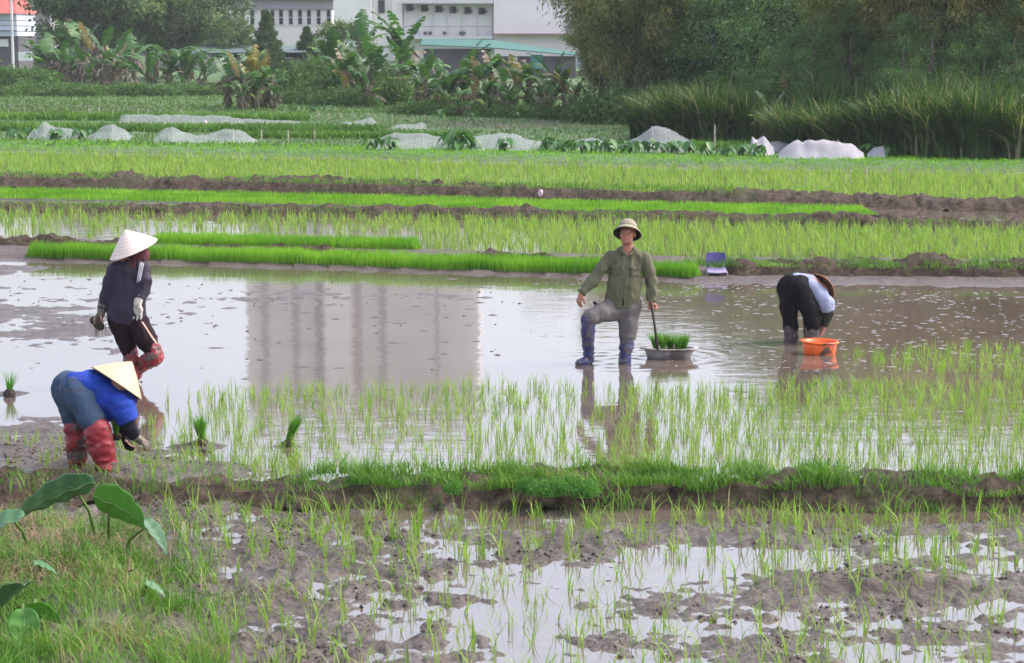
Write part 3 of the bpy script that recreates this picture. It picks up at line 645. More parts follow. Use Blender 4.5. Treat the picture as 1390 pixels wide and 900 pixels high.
BM = {'green': [banana_mesh(501 + i, 12, 1.85, 1.9, .03, .12, 1.25) for i in range(3)],
      'mixed': [banana_mesh(511 + i, 13, 1.5, 1.8, .10, .36, 1.2, 9) for i in range(3)],
      'brown': [banana_mesh(521 + i, 13, 1.4, 1.8, .05, .58, 1.15, 12) for i in range(2)],
      'gold': [banana_mesh(531, 11, 1.4, 1.8, .50, .15, 1.25, 5)], 'big': [banana_mesh(541, 12, 2.5, 1.9, 0, .05, .9, 2)]}
def banana(px, D, s, kind, label, group, sucker=False):
    if s > .5 and group != 'banana plants on the right' and (int(px) * 7) % 10 < 8 and not sucker: banana(px + (int(px) * 13 % 17 - 8), D - .8, s * (.55 + .03 * (int(px) % 7)), ('green', 'brown', 'mixed')[int(px) % 3], 'young ' + label if len(label.split()) < 16 else label, group + ', young', True)
    mm = BM[kind][int(px) % len(BM[kind])]; o = empty('banana_plant', (X_at(px, D), D, .1), label, 'banana plant', group, px * 1.3); o.scale = (s, s, s)
    for n_, m_ in zip(('stem', 'leaf_crown', 'dead_leaves'), mm): link(n_, m_, None, o)
G = 'banana plants of the long thicket'
for i, (px, D, s, kind) in enumerate([(452, 128, 1.05, 'green'), (470, 122, .9, 'mixed'), (488, 126, 1.3, 'green'), (505, 118, 1.0, 'green'), (528, 124, .9, 'mixed'), (552, 126, 1.35, 'green'), (566, 116, .95, 'mixed'), (580, 112, .9, 'green'),
        (598, 115, 1.0, 'mixed'), (615, 111, .98, 'brown'), (632, 113, 1.1, 'green'), (650, 110, 1.0, 'mixed'), (668, 112, 1.1, 'mixed'), (684, 109, .9, 'brown'), (700, 113, .98, 'gold'), (716, 110, .95, 'mixed'), (733, 109, .85, 'brown'),
        (748, 112, .95, 'green'), (764, 111, .85, 'gold'), (782, 108, .68, 'mixed'), (800, 104, .62, 'brown'), (606, 109, .62, 'green'), (660, 107, .6, 'green'), (690, 107, .6, 'mixed'), (746, 106, .6, 'brown'), (625, 106, .55, 'brown')]):
    lab = {'green': 'leafy green banana plant in the long thicket below the white building', 'mixed': 'half withered banana plant with green and brown leaves in the long thicket', 'brown': 'banana plant hung with dead brown leaves in the long thicket', 'gold': 'yellow leaved banana plant in the long thicket below the green roof'}[kind]
    q_ = .94 - .05 * (px - 450) / 350; banana(px, D * q_, s * q_ * (1.3 if px < 560 else 1.08), kind, lab, G + ', ' + kind)
for px, D, s, kind in [(312, 112, .85, 'brown'), (328, 111, .95, 'mixed'), (345, 110, .92, 'gold'), (358, 112, .98, 'mixed'), (371, 111, .8, 'brown'), (335, 109, .7, 'brown')]:
    banana(px, D * .97, s * 1.2, kind, 'withered banana plant in the small lone clump left of the concrete wall', 'banana plants of the lone clump')
for px, D, s in [(205, 140, .95), (232, 138, 1.1), (258, 138, 1.0), (280, 140, .9)]:
    banana(px, D, s * 1.15, 'big', 'banana plant with long drooping blue green leaves, left of the lone clump', 'broad leaved banana plants on the left')
for px, D, s, k in [(60, 150, 1.1, 'mixed'), (78, 148, 1.2, 'brown'), (95, 150, 1.35, 'mixed'), (112, 147, 1.4, 'brown'), (130, 149, 1.4, 'mixed'), (148, 147, 1.3, 'brown'), (166, 150, 1.25, 'mixed'), (184, 147, 1.15, 'brown'), (120, 143, 1.0, 'brown'), (90, 144, 1.0, 'brown'), (158, 143, .95, 'brown')]:
    banana(px, D, s * 1.3, k, 'dry greyish banana plant in the left thicket below the big spreading tree', 'banana plants of the left thicket')
banana(1040, 71, .72, 'brown', 'dead banana plant with drooping grey brown leaves between the two reed beds', 'banana plants on the right'); banana(1052, 74, .85, 'mixed', 'half green banana plant behind the dead one between the reed beds', 'banana plants on the right')

# left and middle trees
G = 'trees in front of the far buildings'
tree('hazybroad', 601, X_at(112, 170), 170, 1.4, 'big spreading tree above the dry banana thicket on the left', G)
tree('hazybroad', 602, X_at(150, 168), 168, 1.3, 'dense round tree right of the spreading tree on the left', G)
tree('hazybroad', 601, X_at(205, 178), 178, .95, 'low round tree behind the broad leaved banana plants', G)
tree('hazybroad', 602, X_at(252, 172), 172, 1.05, 'grey green tree left of the long grey building', G)
tree('hazybroad', 601, X_at(318, 168), 168, .60, 'bushy tree in front of the left end of the long grey building', G)
tree('hazybroad', 602, X_at(215, 190), 190, 1.35, 'faint tree farthest back on the left', G)
tree('hazybroad', 602, X_at(262, 185), 185, 1.35, 'taller faint tree behind the bushy tree by the grey building', G)
tree('cone', 611, X_at(365, 163), 163, 1.08, 'small pointed tree in front of the middle of the grey building', G, sz=1.15)
tree('cone', 612, X_at(419, 165), 165, .98, 'small pointed tree before the right windows of the grey building', G)
tree('hazybroad', 602, X_at(465, 150), 150, .56, 'light feathery tree at the corner of the white building', G)

# shrubs: low green mounds along the foot of the thickets
def shrub_mesh(seed):
    r = np.random.default_rng(seed); n = 5200; nc = 40; d = r.normal(0, 1, (nc, 3)); d /= np.linalg.norm(d, axis=1)[:, None]; c = d * np.array([1.5, 1.0, .65]) * r.uniform(.5, 1, (nc, 1)); c[:, 2] = np.abs(c[:, 2]) + .1
    P = np.repeat(c, n // nc, 0) + r.normal(0, .22, (n, 3)); P[:, 2] = np.maximum(P[:, 2], .02)
    V, Q, T = leaves(P, .17 * r.uniform(.6, 1.4, n), .08, np.repeat(d, n // nc, 0), r, np.clip(np.repeat(r.uniform(.2, .9, nc), n // nc) + r.normal(0, .12, n), 0, 1), hang=.1); m = mesh_np('shrub', V, Q, T); return m
SM = [shrub_mesh(700 + i) for i in range(3)]
SHR = leafmat('shrub_leaf', [(0, (.035, .085, .020)), (.5, (.070, .150, .032)), (1, (.12, .22, .05))], .3)
SM2 = [m_.copy() for m_ in SM]
WEEDL = leafmat('weed_leaf', [(0, (.04, .12, .02)), (.5, (.07, .21, .03)), (1, (.13, .30, .05))], .3)
for m_ in SM: m_.materials.append(SHR)
for m_ in SM2: m_.materials.append(WEEDL)
def shrub(px, D, s, sz, label, group, i):
    o = link('shrub', SM[i % 3]); o.location = (X_at(px, D), D, .05); o.rotation_euler.z = px; o.scale = (s, s, s * sz); tag(o, label, 'shrub', group)
for i, (px, D, s, sz) in enumerate([(400, 120, 1.3, 1.3), (425, 122, 1.5, 1.5), (450, 118, 1.4, 1.3), (478, 117, 1.4, 1.3), (508, 115, 1.3, 1.3), (535, 112, 1.2, 1.2), (412, 114, 1.0, .9), (465, 112, 1.0, .9), (495, 110, .9, .8)]):
    shrub(px, D, s, sz, 'round green shrub in the mound below the left end of the white building', 'shrubs of the middle mound', i)
for i, px in enumerate(range(8, 300, 22)):
    shrub(px, 131 + (i * 7 % 5), 1.0, .62 + .1 * (i % 3), 'leafy shrub in the row at the foot of the left banana thicket', 'shrubs of the left row', i)
for i, px in enumerate(range(560, 830, 22)):
    shrub(px, 100 - (px - 560) * .03 + (i * 5 % 3), .8, .75, 'low shrub at the foot of the long banana thicket', 'shrubs of the long row', i)
for i, px in enumerate(range(820, 900, 20)): shrub(px, 90, 1.1, 1.2, 'dark shrub under the leaning bamboo', 'shrubs under the bamboo', i)
for i, px in enumerate(range(-5, 60, 18)): shrub(px, 138, 1.4, 1.1, 'leafy shrub before the red roofed house at the left edge', 'shrubs at the left edge', i)

# ------------------------------------------------------------------ fields of the far side
def patch(name, pxa, pxb, pya, pyb, n, h, w, mat, label, cat, z=ZF, lean=.6, tnt=None):
    px = R.uniform(pxa, pxb, n); ya, yb = depth_of(pya, z), depth_of(pyb, z); y = R.uniform(min(ya, yb), max(ya, yb), n) - (px - CX) / 695 * 2.2; x = (px - CX) / F * y
    t = np.clip((.5 if tnt is None else tnt) + .3 * vn(x / 2, y / 2, 3) + R.normal(0, .18, n), 0, 1)
    return stuff(name, blades(np.stack([x, y, ground_h(x, y) - .02], 1), h * R.uniform(.5, 1.2, n), w, np.abs(R.normal(lean, .3, n)), tint=t), mat, label, cat)
patch('field_grass', -60, 1450, 205, 152, 24000, .20, .05, DIMG, 'mixed grass and weeds between the vegetable beds', 'grass')
patch('field_grass', -60, 1000, 155, 128, 20000, .22, .08, DIMG, 'pale green meadow in front of the banana thickets', 'grass')
patch('crop_row', -60, 520, 182, 178, 9000, .38, .06, GRASS, 'dense dark green crop row behind the left netting', 'crop', tnt=.2)
patch('crop_row', 300, 640, 190, 187, 6000, .34, .055, GRASS, 'dark green crop row right of the left netting', 'crop', tnt=.2)
patch('crop_row', -60, 420, 166, 163, 7000, .42, .07, GRASS, 'green crop row between the brown bed and the nets', 'crop', tnt=.3)
patch('crop_row', 900, 1450, 202, 197, 7000, .3, .05, GRASS, 'weedy green strip in front of the reed beds', 'crop', tnt=.4)

# taro plants
def taro_mesh(seed, n, L, H):
    r = np.random.default_rng(seed); st = MB(); parts = []
    for i in range(n):
        a = i * 2.4 + r.uniform(-.5, .5); h = H * r.uniform(.5, 1.1); o = h * r.uniform(.3, .8); tip = np.array([math.cos(a) * o, math.sin(a) * o, h]); st.tube([(0, 0, 0), tip * np.array([.4, .4, .7]), tip], [.018, .014, .008], 5, cap=False)
        l = L * r.uniform(.7, 1.2); parts.append(heart_leaf(tip, a, l, r.uniform(.3, 1.1), r, r.uniform(0, 1)))
    V, Q, T = join(parts); lm = mesh_np('leaf_crown', V, Q, T, True); lm.materials.append(TARO); sm = st.mesh('stalks', True); sm.materials.append(STALK); return sm, lm
def heart_leaf(tip, a, l, dip, r, tint, wid=.78, m=9, n=4, roll=0):
    """heart-shaped leaf: pointed tip, two lobes behind the stalk, folded a little along the midrib"""
    V = []; dv = np.array([math.cos(a) * math.cos(dip), math.sin(a) * math.cos(dip), -math.sin(dip)]); sv = np.array([-math.sin(a), math.cos(a), 0]); up = np.cross(dv, sv); 
    sv2 = sv * math.cos(roll) + up * math.sin(roll); up2 = np.cross(dv, sv2); ts = np.linspace(-.38, 1, m)
    for t in ts:
        w = wid * .5 * (1 - max(t, 0) ** 1.7) * (1 if t > 0 else math.sqrt(max(0, 1 - (t / .40) ** 2)) * .95 + .02)
        for j in range(-n, n + 1):
            s = j / n; inner = (.0 if t >= 0 else 1); s_ = s if t >= -.02 else math.copysign(max(abs(s), .02 + .15 * (-t)), s if s else 1)
            z = .13 * abs(s) * w * 2 - .22 * max(t, 0) ** 2 + .025 * math.sin(abs(s) * 2 + t * 19)
            V.append(tip + l * (t * dv + w * s_ * sv2 - z * (-1 if False else 1) * up2 * -1))
    V = np.array(V); k = 2 * n + 1; Q = []
    for i in range(m - 1):
        for j in range(k - 1):
            Q.append((i * k + j, i * k + j + 1, i * k + k + j + 1, i * k + k + j))
    return V, np.array(Q), np.full(len(V), tint)
STALK = plain('taro_stalk', (.10, .18, .04), .5, .2, 6)
TM = [taro_mesh(800 + i, 8, .30, .42) for i in range(3)]
def taro(px, py, s, label, group, i, z=ZF):
    p = at(px, py, z); o = empty('taro_plant', (p[0], p[1], z - .02), label, 'taro plant', group, px * .7); o.scale = (s, s, s)
    link('stalks', TM[i % 3][0], None, o); link('leaf_crown', TM[i % 3][1], None, o)
for i, px in enumerate([20, 45, 75, 92, 108, 125]): taro(px, 191 - (i % 2) * 2, .95, 'broad leaved taro plant in front of the two small net tents at the left', 'taro plants before the left nets', i)
for i, px in enumerate([508, 530, 618, 626, 638, 685, 742, 756]): taro(px, 205 + (i % 2), 1.0 if px not in (618, 626) else 1.4, 'taro plant in front of the long sagging net in the middle', 'taro plants before the middle net', i)
for i, px in enumerate([770, 790, 808, 826, 845, 862, 880, 900, 918, 936]): taro(px, 208 + (i % 2), .9, 'taro plant in the row before the peaked net right of the middle', 'taro plants of the right row', i)
for i, px in enumerate([960, 985, 1008, 1030, 1180, 1210, 1240, 1300, 1330, 1360, 1385]): taro(px, 212 + (i % 2) * 2, .85, 'taro plant along the foot of the reeds on the right', 'taro plants at the foot of the reeds', i)
for i, px in enumerate([400, 425, 450, 600, 640, 700, 760, 800, 830]): taro(px, 153 if px < 500 else 161, .8, 'pale green leafy plant at the edge of the meadow before the thicket', 'leafy plants at the meadow edge', i)

# ------------------------------------------------------------------ insect nets over low frames, stakes
net, nt, b, o = new_mat('white_net'); b.inputs['Base Color'].default_value = (.50, .53, .54, 1); b.inputs['Roughness'].default_value = .6
tr = nt.nodes.new('ShaderNodeBsdfTransparent'); mx = nt.nodes.new('ShaderNodeMixShader'); nf = noise(nt, 5, 4, .6)
nt.links.new(ramp(nt, nf, [(.3, .27), (.7, .33)]), mx.inputs[0]); nt.links.new(tr.outputs[0], mx.inputs[1]); nt.links.new(b.outputs[0], mx.inputs[2]); nt.links.new(mx.outputs[0], o.inputs[0])
net2, nt, b, o = new_mat('dense_white_net'); nt.links.new(ramp(nt, noise(nt, 3, 4, .6), [(.3, (.36, .34, .37)), (.7, (.44, .42, .45))]), b.inputs['Base Color']); b.inputs['Roughness'].default_value = .6
tr = nt.nodes.new('ShaderNodeBsdfTransparent'); mx = nt.nodes.new('ShaderNodeMixShader'); mx.inputs[0].default_value = .72; nt.links.new(tr.outputs[0], mx.inputs[1]); nt.links.new(b.outputs[0], mx.inputs[2]); nt.links.new(mx.outputs[0], o.inputs[0])
POLE = plain('bamboo_pole', (.40, .36, .28), .7, .25, 9)
def net_tent(prof, base_py, depth, label, mat=net, posts=(), group='net tents over the vegetable beds'):
    """ridge profile [(px, py of the ridge)...], the cloth falls to both sides of it"""
    p0 = at(prof[0][0], base_py, ZF); D = p0[1]; s = F / (D / cp); xs = [(p[0] - CX) / F * D for p in prof]; hs = [max((base_py - p[1]) / s, .03) for p in prof]
    o = empty('net_tent', (xs[0], D, ZF), label, 'net tent', group); k = max(12, int((xs[-1] - xs[0]) / .12)); X = np.linspace(xs[0], xs[-1], k + 1); H = np.interp(X, xs, hs)
    H = H - .03 * np.sin(np.clip((X - X[0]) * 2.2, 0, 99)) ** 2; nv = 13; Vv = np.linspace(-1, 1, nv); GX, GV = np.meshgrid(X, Vv); GH = np.interp(GX, X, H)
    Z = GH * (1 - np.abs(GV)) + (.05 * fbm(GX, GV * 1.4, .35, 3, int(prof[0][0])) * (1 - np.abs(GV)) + .05 * np.abs(((GX * 1.1 + GV * .3) % 1) - .5) * (1 - np.abs(GV))) * (1 - GV ** 2) * np.minimum(GH * 4, 1) + .01; Y = GV * depth * (.35 + .65 * np.minimum(GH / .6, 1)) + .05 * vn(GX / .5, GV, 4)
    V = np.stack([GX - xs[0], Y, Z], -1).reshape(-1, 3); n = k + 1; i = np.arange(nv - 1)[:, None] * n + np.arange(k)[None, :]
    link('net_sheet', mesh_np('net_sheet', V, np.stack([i, i + 1, i + n + 1, i + n], -1).reshape(-1, 4), smooth=True), mat, o)
    for q in posts:
        px_ = q; xx = (px_ - CX) / F * D; h = float(np.interp(xx, X, H)) + .03; MB().tube([(xx - xs[0], 0, -.1), (xx - xs[0], 0, h)], .018, 5).build('post', POLE, o)
    return o
net_tent([(42, 182), (52, 176), (63, 167), (82, 172), (100, 175), (112, 180)], 190, .8, 'low white net tent with one peak at the far left', posts=(63, 82))
net_tent([(122, 184), (140, 174), (155, 168), (170, 178), (181, 185)], 190, .8, 'pointed white net tent, second from the left', posts=(155,))
net_tent([(212, 186), (222, 178), (236, 172), (250, 178), (266, 184), (290, 181), (305, 177), (318, 175), (335, 182), (358, 193)], 194, .8, 'long white net tent with two peaks right of the second tent', posts=(236, 275, 318))
net_tent([(166, 160), (172, 155), (230, 157), (280, 157), (330, 161), (380, 163), (420, 166), (440, 167)], 168, .8, 'very long low white net along the bed behind the peaked tents')
net_tent([(455, 169), (470, 165), (490, 163), (505, 159), (512, 166)], 170, .7, 'small white net end with a raised corner left of the middle')
net_tent([(458, 174), (470, 167), (485, 167), (512, 172)], 175, .6, 'small flat white net in front of the raised net corner')
net_tent([(531, 173), (545, 168), (575, 168), (580, 173)], 175, .6, 'short flat white net just left of the long sagging net')
net_tent([(500, 201), (515, 190), (535, 180), (570, 182), (600, 185), (634, 184)], 203, .9, 'white net tent at the left end of the long sagging net', posts=(535, 575))
net_tent([(636, 186), (660, 183), (682, 182), (700, 184), (715, 187), (738, 195)], 204, .9, 'long sagging white net tent in the middle behind the taro plants', posts=(645, 682, 715))
net_tent([(783, 191), (800, 188), (815, 191), (832, 193)], 204, .7, 'low white net tent between the sagging net and the tall peaked one', posts=(800,))
net_tent([(852, 194), (868, 184), (885, 172), (905, 174), (922, 184), (939, 194)], 205, 1.3, 'tall peaked white net tent at the foot of the left reed bed', posts=(885, 903))
net_tent([(1017, 204), (1020, 184), (1026, 192), (1036, 186), (1049, 200)], 210, .7, 'ragged white net scrap hanging from two stakes', net2, (1020, 1036))
net_tent([(1045, 194), (1060, 193), (1075, 194)], 206, .5, 'thin white net strip behind the crumpled net', net2)
net_tent([(1055, 209), (1067, 199), (1081, 188), (1087, 192.5), (1097, 189.5), (1110, 194), (1122, 193), (1136, 190), (1146, 194), (1157, 195), (1171, 207)], 217, .55, 'crumpled dense white net sheet below the right reed bed', net2, (1097, 1136))
net_tent([(1176, 209), (1186, 200), (1198, 197), (1203, 210)], 214, .5, 'small white net scrap right of the crumpled sheet', net2, (1198,))
def stake(px, base, top, label, group, lean=0):
    p = at(px, base, ZF); s = F / p[1]; h = (base - top) / s; o = MB().tube([(0, 0, -.1), (lean, 0, h)], [.03, .026], 5).build('stake', POLE); o.location = tuple(p); tag(o, label, 'stake', group)
for i in range(29): px = 118 + i * 16.5 + R.uniform(-4, 4); stake(px, 156 + i * .32 + R.uniform(-.5, .5), 147 + i * .32 + R.uniform(-1.5, 1.5), 'short pale wooden stake in the long row along the edge of the meadow', 'stakes along the meadow', R.uniform(-.04, .04))
for px, b_, t_, lab in [(355, 193, 176, 'thin stake at the right end of the two peaked net tent'), (391, 192, 177, 'thin stake standing alone right of the peaked tents'), (427, 192, 177, 'second thin lone stake right of the peaked tents'), (1176, 236, 226, 'small stake in the lime field at the right'), (970, 206, 170, 'stake beside the left reed bed right of the peaked net')]:
    stake(px, b_, t_, lab, 'thin lone stakes')

# ------------------------------------------------------------------ buildings
WHITE = plain('white_render', (.80, .78, .74), .8, .05, .4, 0, c2=(.70, .67, .63)); PINKW = plain('pinkish_render', (.78, .71, .69), .8, .05, .3); GREYB = plain('grey_violet_render', (.30, .27, .29), .8, .08, .4)
GLASS = plain('dark_window', (.035, .04, .05), .15, .3, 1, spec=.6); GREENR = plain('green_metal_roof', (.040, .135, .105), .6, .15, 1.5, stretch=(6, 1, 1)); CONC = plain('stained_concrete', (.26, .24, .24), .85, .25, .6, c2=(.38, .36, .36)); DARKW = plain('dark_shed_wall', (.10, .09, .10), .8, .3, .8)
REDR = plain('red_roof_tile', (.42, .10, .08), .7, .2, 2); TRIM = plain('pale_trim', (.62, .60, .60), .7, .06, 1); BLUEW = plain('pale_blue_panel', (.50, .53, .62), .6, .06, .8); TEAL = plain('teal_panel', (.06, .27, .26), .6, .1, 2); ACM = plain('white_plastic', (.66, .66, .64), .5, .05, 2); BRICKT = plain('dull_brown_band', (.27, .17, .15), .8, .1, 2)
def zpx(py, D): # height of something seen at row py, D metres away
    return CAMH + (HOR - py) / F * D * 1.0
def facade(o, D, pa, pb, pya, pyb, deep, mat, name='wall', dy=0):
    xa, xb = X_at(pa, D) - o.location.x, X_at(pb, D) - o.location.x; za, zb = zpx(pyb, D), zpx(pya, D)
    return MB().box(((xa + xb) / 2, dy + deep / 2, (za + zb) / 2 - o.location.z), (xb - xa, deep, zb - za)).build(name, mat, o)
def window(o, D, px, py, wp, hp, dy=0, frame=TRIM, bars=0, glass=GLASS):
    """window set into its frame; px sizes at distance D"""
    s = D / F; x, z = X_at(px, D) - o.location.x, zpx(py, D) - o.location.z; w, h = wp * s, hp * s; b = MB(); t = .09
    for dx in (-1, 1): b.box((x + dx * (w / 2 + t / 2), dy - .05, z), (t, .18, h + 2 * t))
    for dz in (-1, 1): b.box((x, dy - .05, z + dz * (h / 2 + t / 2)), (w - .004, .18, t))
    for q in range(bars): b.box((x, dy - .06, z - h / 2 + h * (q + 1) / (bars + 1)), (w - .01, .06, .06))
    f = b.build('window', frame, o); MB().box((x, dy - .012, z), (w, .02, h)).build('pane', glass, f)
D = 215
wb = empty('white_building', (X_at(590, D), D, 0), 'large white building with a row of small open windows above a ledge of cooling units', 'building')
facade(wb, D, 456, 506.5, -48, 82, 10, WHITE); facade(wb, D, 507, 533, -46, 82, 12, WHITE, dy=1.6); facade(wb, D, 533.3, 547, -46, 82, 12, PINKW, dy=.9); facade(wb, D, 547.3, 670, -46, 82, 12, WHITE, dy=1.8); facade(wb, D, 670.5, 816, -52, 46, 13, PINKW, dy=.2); facade(wb, D, 672, 815, 46.2, 85, 12, PINKW, dy=.7)
facade(wb, D, 670.4, 815.6, 45.6, 46.8, .6, BRICKT, 'string_course', dy=-.25)
window(wb, D, 518.5, 9.5, 6.5, 15.5, 1.6, DARKW)
for i in range(6):
    px = 556.5 + 19.6 * i; window(wb, D, px, 11 + .9 * i, 6.2, 6.5, 1.8, DARKW)
    xx, zz = X_at(px, D) - wb.location.x, zpx(11 + .9 * i, D)
    MB().add([(xx - .25, 1.7, zz + .25), (xx + .25, 1.7, zz + .25), (xx + .40, 1.05, zz - .22), (xx - .10, 1.05, zz - .22)], [(0, 1, 2, 3)]).build('window_flap', GLASS, wb)
    facade(wb, D, px + 5.2, px + 6.8, 10 + .9 * i, 13 + .9 * i, .3, DARKW, 'vent', dy=1.55)
for i in range(7):
    px = 547.8 + 19.9 * i; facade(wb, D, px, px + 1.3, -20, 52, .2, TRIM if i else TRIM, 'drain_pipe', dy=1.62)
facade(wb, D, 547, 670, 0, 5.5, 1.9, TRIM, 'ledge', dy=-.05); facade(wb, D, 547, 670, 49.5, 52.5, 1.9, TRIM, 'ledge', dy=-.05); facade(wb, D, 549, 669, 36, 37, .12, GREYB, 'rail', dy=.2)
for i, px in enumerate([578, 584.5, 604, 626, 630]):
    s = D / F; x, z = X_at(px, D) - wb.location.x, zpx(45.3, D); u_ = MB().box((x, .9, z), (6.0 * s, .5, 6.6 * s)).build('cooling_unit', ACM, wb); u_['label'] = 'white outdoor cooling unit on the ledge'
    MB().lathe([(.0, 0), (.2, .0), (.2, .03), (.16, .03), (.14, .01), (0, .01)], 16, Matrix.Translation((x, .645, z)) @ Matrix.Rotation(PI / 2, 4, 'X')).build('fan', DARKW, u_)
gb = empty('grey_building', (X_at(380, 235), 235, 0), 'long grey violet building with narrow dark windows behind the trees, left of the white one', 'building'); D = 235
facade(gb, D, 306, 455, 1.5, 13, 10, GREYB); facade(gb, D, 308, 453, 13.2, 60, 9.5, PINKW, dy=.35); facade(gb, D, 304, 457, -1.5, 1.3, 10.6, BRICKT, 'roof', dy=-.4)
for px in [333, 346, 360, 373, 384.5, 397.5, 410, 422, 435, 448.5]: window(gb, D, px, 24, 5.2, 19, .35, TRIM, 1)
th = empty('tall_apartment_block', (X_at(490, 300), 300, 0), 'tall pinkish apartment block seen as a reflection with columns of windows in the water', 'building'); D = 300
DULLG = plain('dull_window', (.22, .21, .23), .5, .3, .3)
TALLW = plain('beige_render', (.82, .75, .72), .8, .1, .2)
facade(th, D, 332, 650, -425, 45, 16, TALLW); facade(th, D, 440, 474, -432, 44, 2, TALLW, 'stair_tower', -1.9)
for r_ in range(13):
    py = -405 + r_ * 33
    facade(th, D, 345, 640, py + 17, py + 19.5, 1.2, TRIM, 'floor_band', -1.1)
    for px, w_ in [(357, 16), (399, 14), (431, 16), (484, 16), (518, 14), (592, 6)]: window(th, D, px, py, w_ * .62, 18, 0, TRIM, 1, DULLG)
gr = empty('green_roofed_shed', (X_at(690, 190), 190, 0), 'long low shed with a green metal roof running along the white building', 'shed'); D = 190
b = MB(); xa, xb = X_at(573, D) - gr.location.x, X_at(783, D) - gr.location.x; xm = X_at(668, D) - gr.location.x
def zp(py): return zpx(py, D)
b.add([(xa, -3, zp(60)), (xm, -3, zp(64)), (xb, -3, zp(74)), (xb, 3, zp(71)), (xm, 3, zp(54)), (xa, 3, zp(52)), (xa, -3, zp(60) - .08), (xm, -3, zp(64) - .08), (xb, -3, zp(74) - .08), (xb, 3, zp(71) - .08), (xm, 3, zp(54) - .08), (xa, 3, zp(52) - .08)],
      [(0, 1, 4, 5), (1, 2, 3, 4), (6, 11, 10, 7), (7, 10, 9, 8), (0, 6, 7, 1), (1, 7, 8, 2), (0, 5, 11, 6), (2, 8, 9, 3)]).build('roof', GREENR, gr)
facade(gr, D, 577, 668, 66, 105, 4, DARKW, dy=-2); facade(gr, D, 668.2, 780, 76, 105, 4, DARKW, dy=-2); facade(gr, D, 720, 736, 73.5, 92, .2, TEAL, 'door', dy=-2.3); facade(gr, D, 690, 702, 76.6, 86, .2, TRIM, 'window', dy=-2.3)
sh = empty('small_house', (X_at(800, 200), 200, 0), 'small greyish house with an arched window beside the leaning bamboo', 'house'); D = 200
facade(sh, D, 770, 815, 22, 62, 8, CONC); facade(sh, D, 784, 817, 60.3, 93, 6, WHITE, 'annex', dy=-1.2); facade(sh, D, 767, 819, 19, 21.8, 9, BRICKT, 'roof', dy=-.6); window(sh, D, 801.5, 45, 9, 14, 0, DARKW, 1); window(sh, D, 780, 32, 5, 8, 0, TRIM, 0)
facade(sh, D, 775, 790, 77, 89, .4, BLUEW, 'shutter', dy=-1.8); facade(sh, D, 816, 905, 8, 62, 8, BLUEW, 'side_wing', dy=1.5)
lw = empty('low_shed', (X_at(400, 165), 165, 0), 'low shed with grey green roof and barred front above a stained concrete wall', 'shed'); D = 165
b = MB(); xa, xb = X_at(268, D) - lw.location.x, X_at(447, D) - lw.location.x; b.add([(xa, -2, zpx(71, D)), (xb, -2, zpx(70, D)), (xb, 3, zpx(62, D)), (xa, 3, zpx(62, D)), (xa, -2, zpx(72, D)), (xb, -2, zpx(71, D)), (xb, 3, zpx(63, D)), (xa, 3, zpx(63, D))], [(0, 1, 2, 3), (7, 6, 5, 4), (0, 4, 5, 1), (1, 5, 6, 2), (3, 7, 4, 0)]).build('roof', plain('grey_green_sheet', (.10, .14, .13), .6, .2, 1.5), lw)
facade(lw, D, 362, 446, 78.3, 125, .4, CONC, 'wall', -1); facade(lw, D, 366, 444, 71.8, 78, .3, DARKW, 'back_wall', 1.5)
for i in range(16): facade(lw, D, 366 + i * 5, 366.7 + i * 5, 71.5, 78.2, .08, TRIM if i % 5 == 0 else GREYB, 'bar', -.9)
facade(lw, D, 421, 426, 71.5, 79.8, .3, TRIM, 'gate', -1.3)
rh = empty('red_roofed_house', (X_at(10, 225), 225, 0), 'red roofed house with pale blue walls at the left edge', 'house'); D = 225
facade(rh, D, -60, 29.5, 19, 49, 9, BLUEW); facade(rh, D, -60, 28, 49.2, 95, 8, DARKW, 'ground_floor', dy=1.0); s = D / F
b = MB(); xa, xb = X_at(-70, D) - rh.location.x, X_at(32, D) - rh.location.x; b.add([(xa, -1, zpx(19, D)), (xb, -1, zpx(19, D)), (xb - 1.2, 4.5, zpx(-14, D)), (xa, 4.5, zpx(-14, D)), (xb, 10, zpx(19, D)), (xa, 10, zpx(19, D))], [(0, 1, 2, 3), (2, 4, 5, 3), (1, 4, 2), (0, 5, 4, 1)]).build('roof', REDR, rh)
facade(rh, D, -20, 15, 53, 63, .3, ACM, 'signboard', dy=.6); facade(rh, D, -60, 30, 41, 42, .3, GREYB, 'ledge', dy=-.3); facade(rh, D, 31, 49, 70, 82, .3, ACM, 'low_wall', dy=-.3)
fh = empty('brown_house', (X_at(48, 240), 240, 0), 'dull brown house half hidden behind the spreading tree', 'house'); D = 240
facade(fh, D, 28, 75, 14, 95, 8, CONC); facade(fh, D, 26, 77, 11, 13.8, 9, BRICKT, 'roof', -.5); facade(fh, D, 40, 46, 32, 46, .2, TRIM, 'window', -.2)
fp = empty('faint_house', (X_at(200, 260), 260, 0), 'faint pale house far back between the trees on the left', 'house'); D = 260
facade(fp, D, 170, 300, -10, 90, 8, GREYB); facade(fp, D, 168, 302, -13, -10.3, 9, BRICKT, 'roof', -.5)
up = empty('utility_pole', (X_at(23, 200), 200, 0), 'thin grey utility pole before the red roofed house', 'pole'); MB().tube([(0, 0, 0), (0, 0, zpx(-40, 200))], [.14, .10], 8).build('shaft', TRIM, up); facade(up, 200, 19, 27, 2, 3, .15, DARKW, 'crossarm')
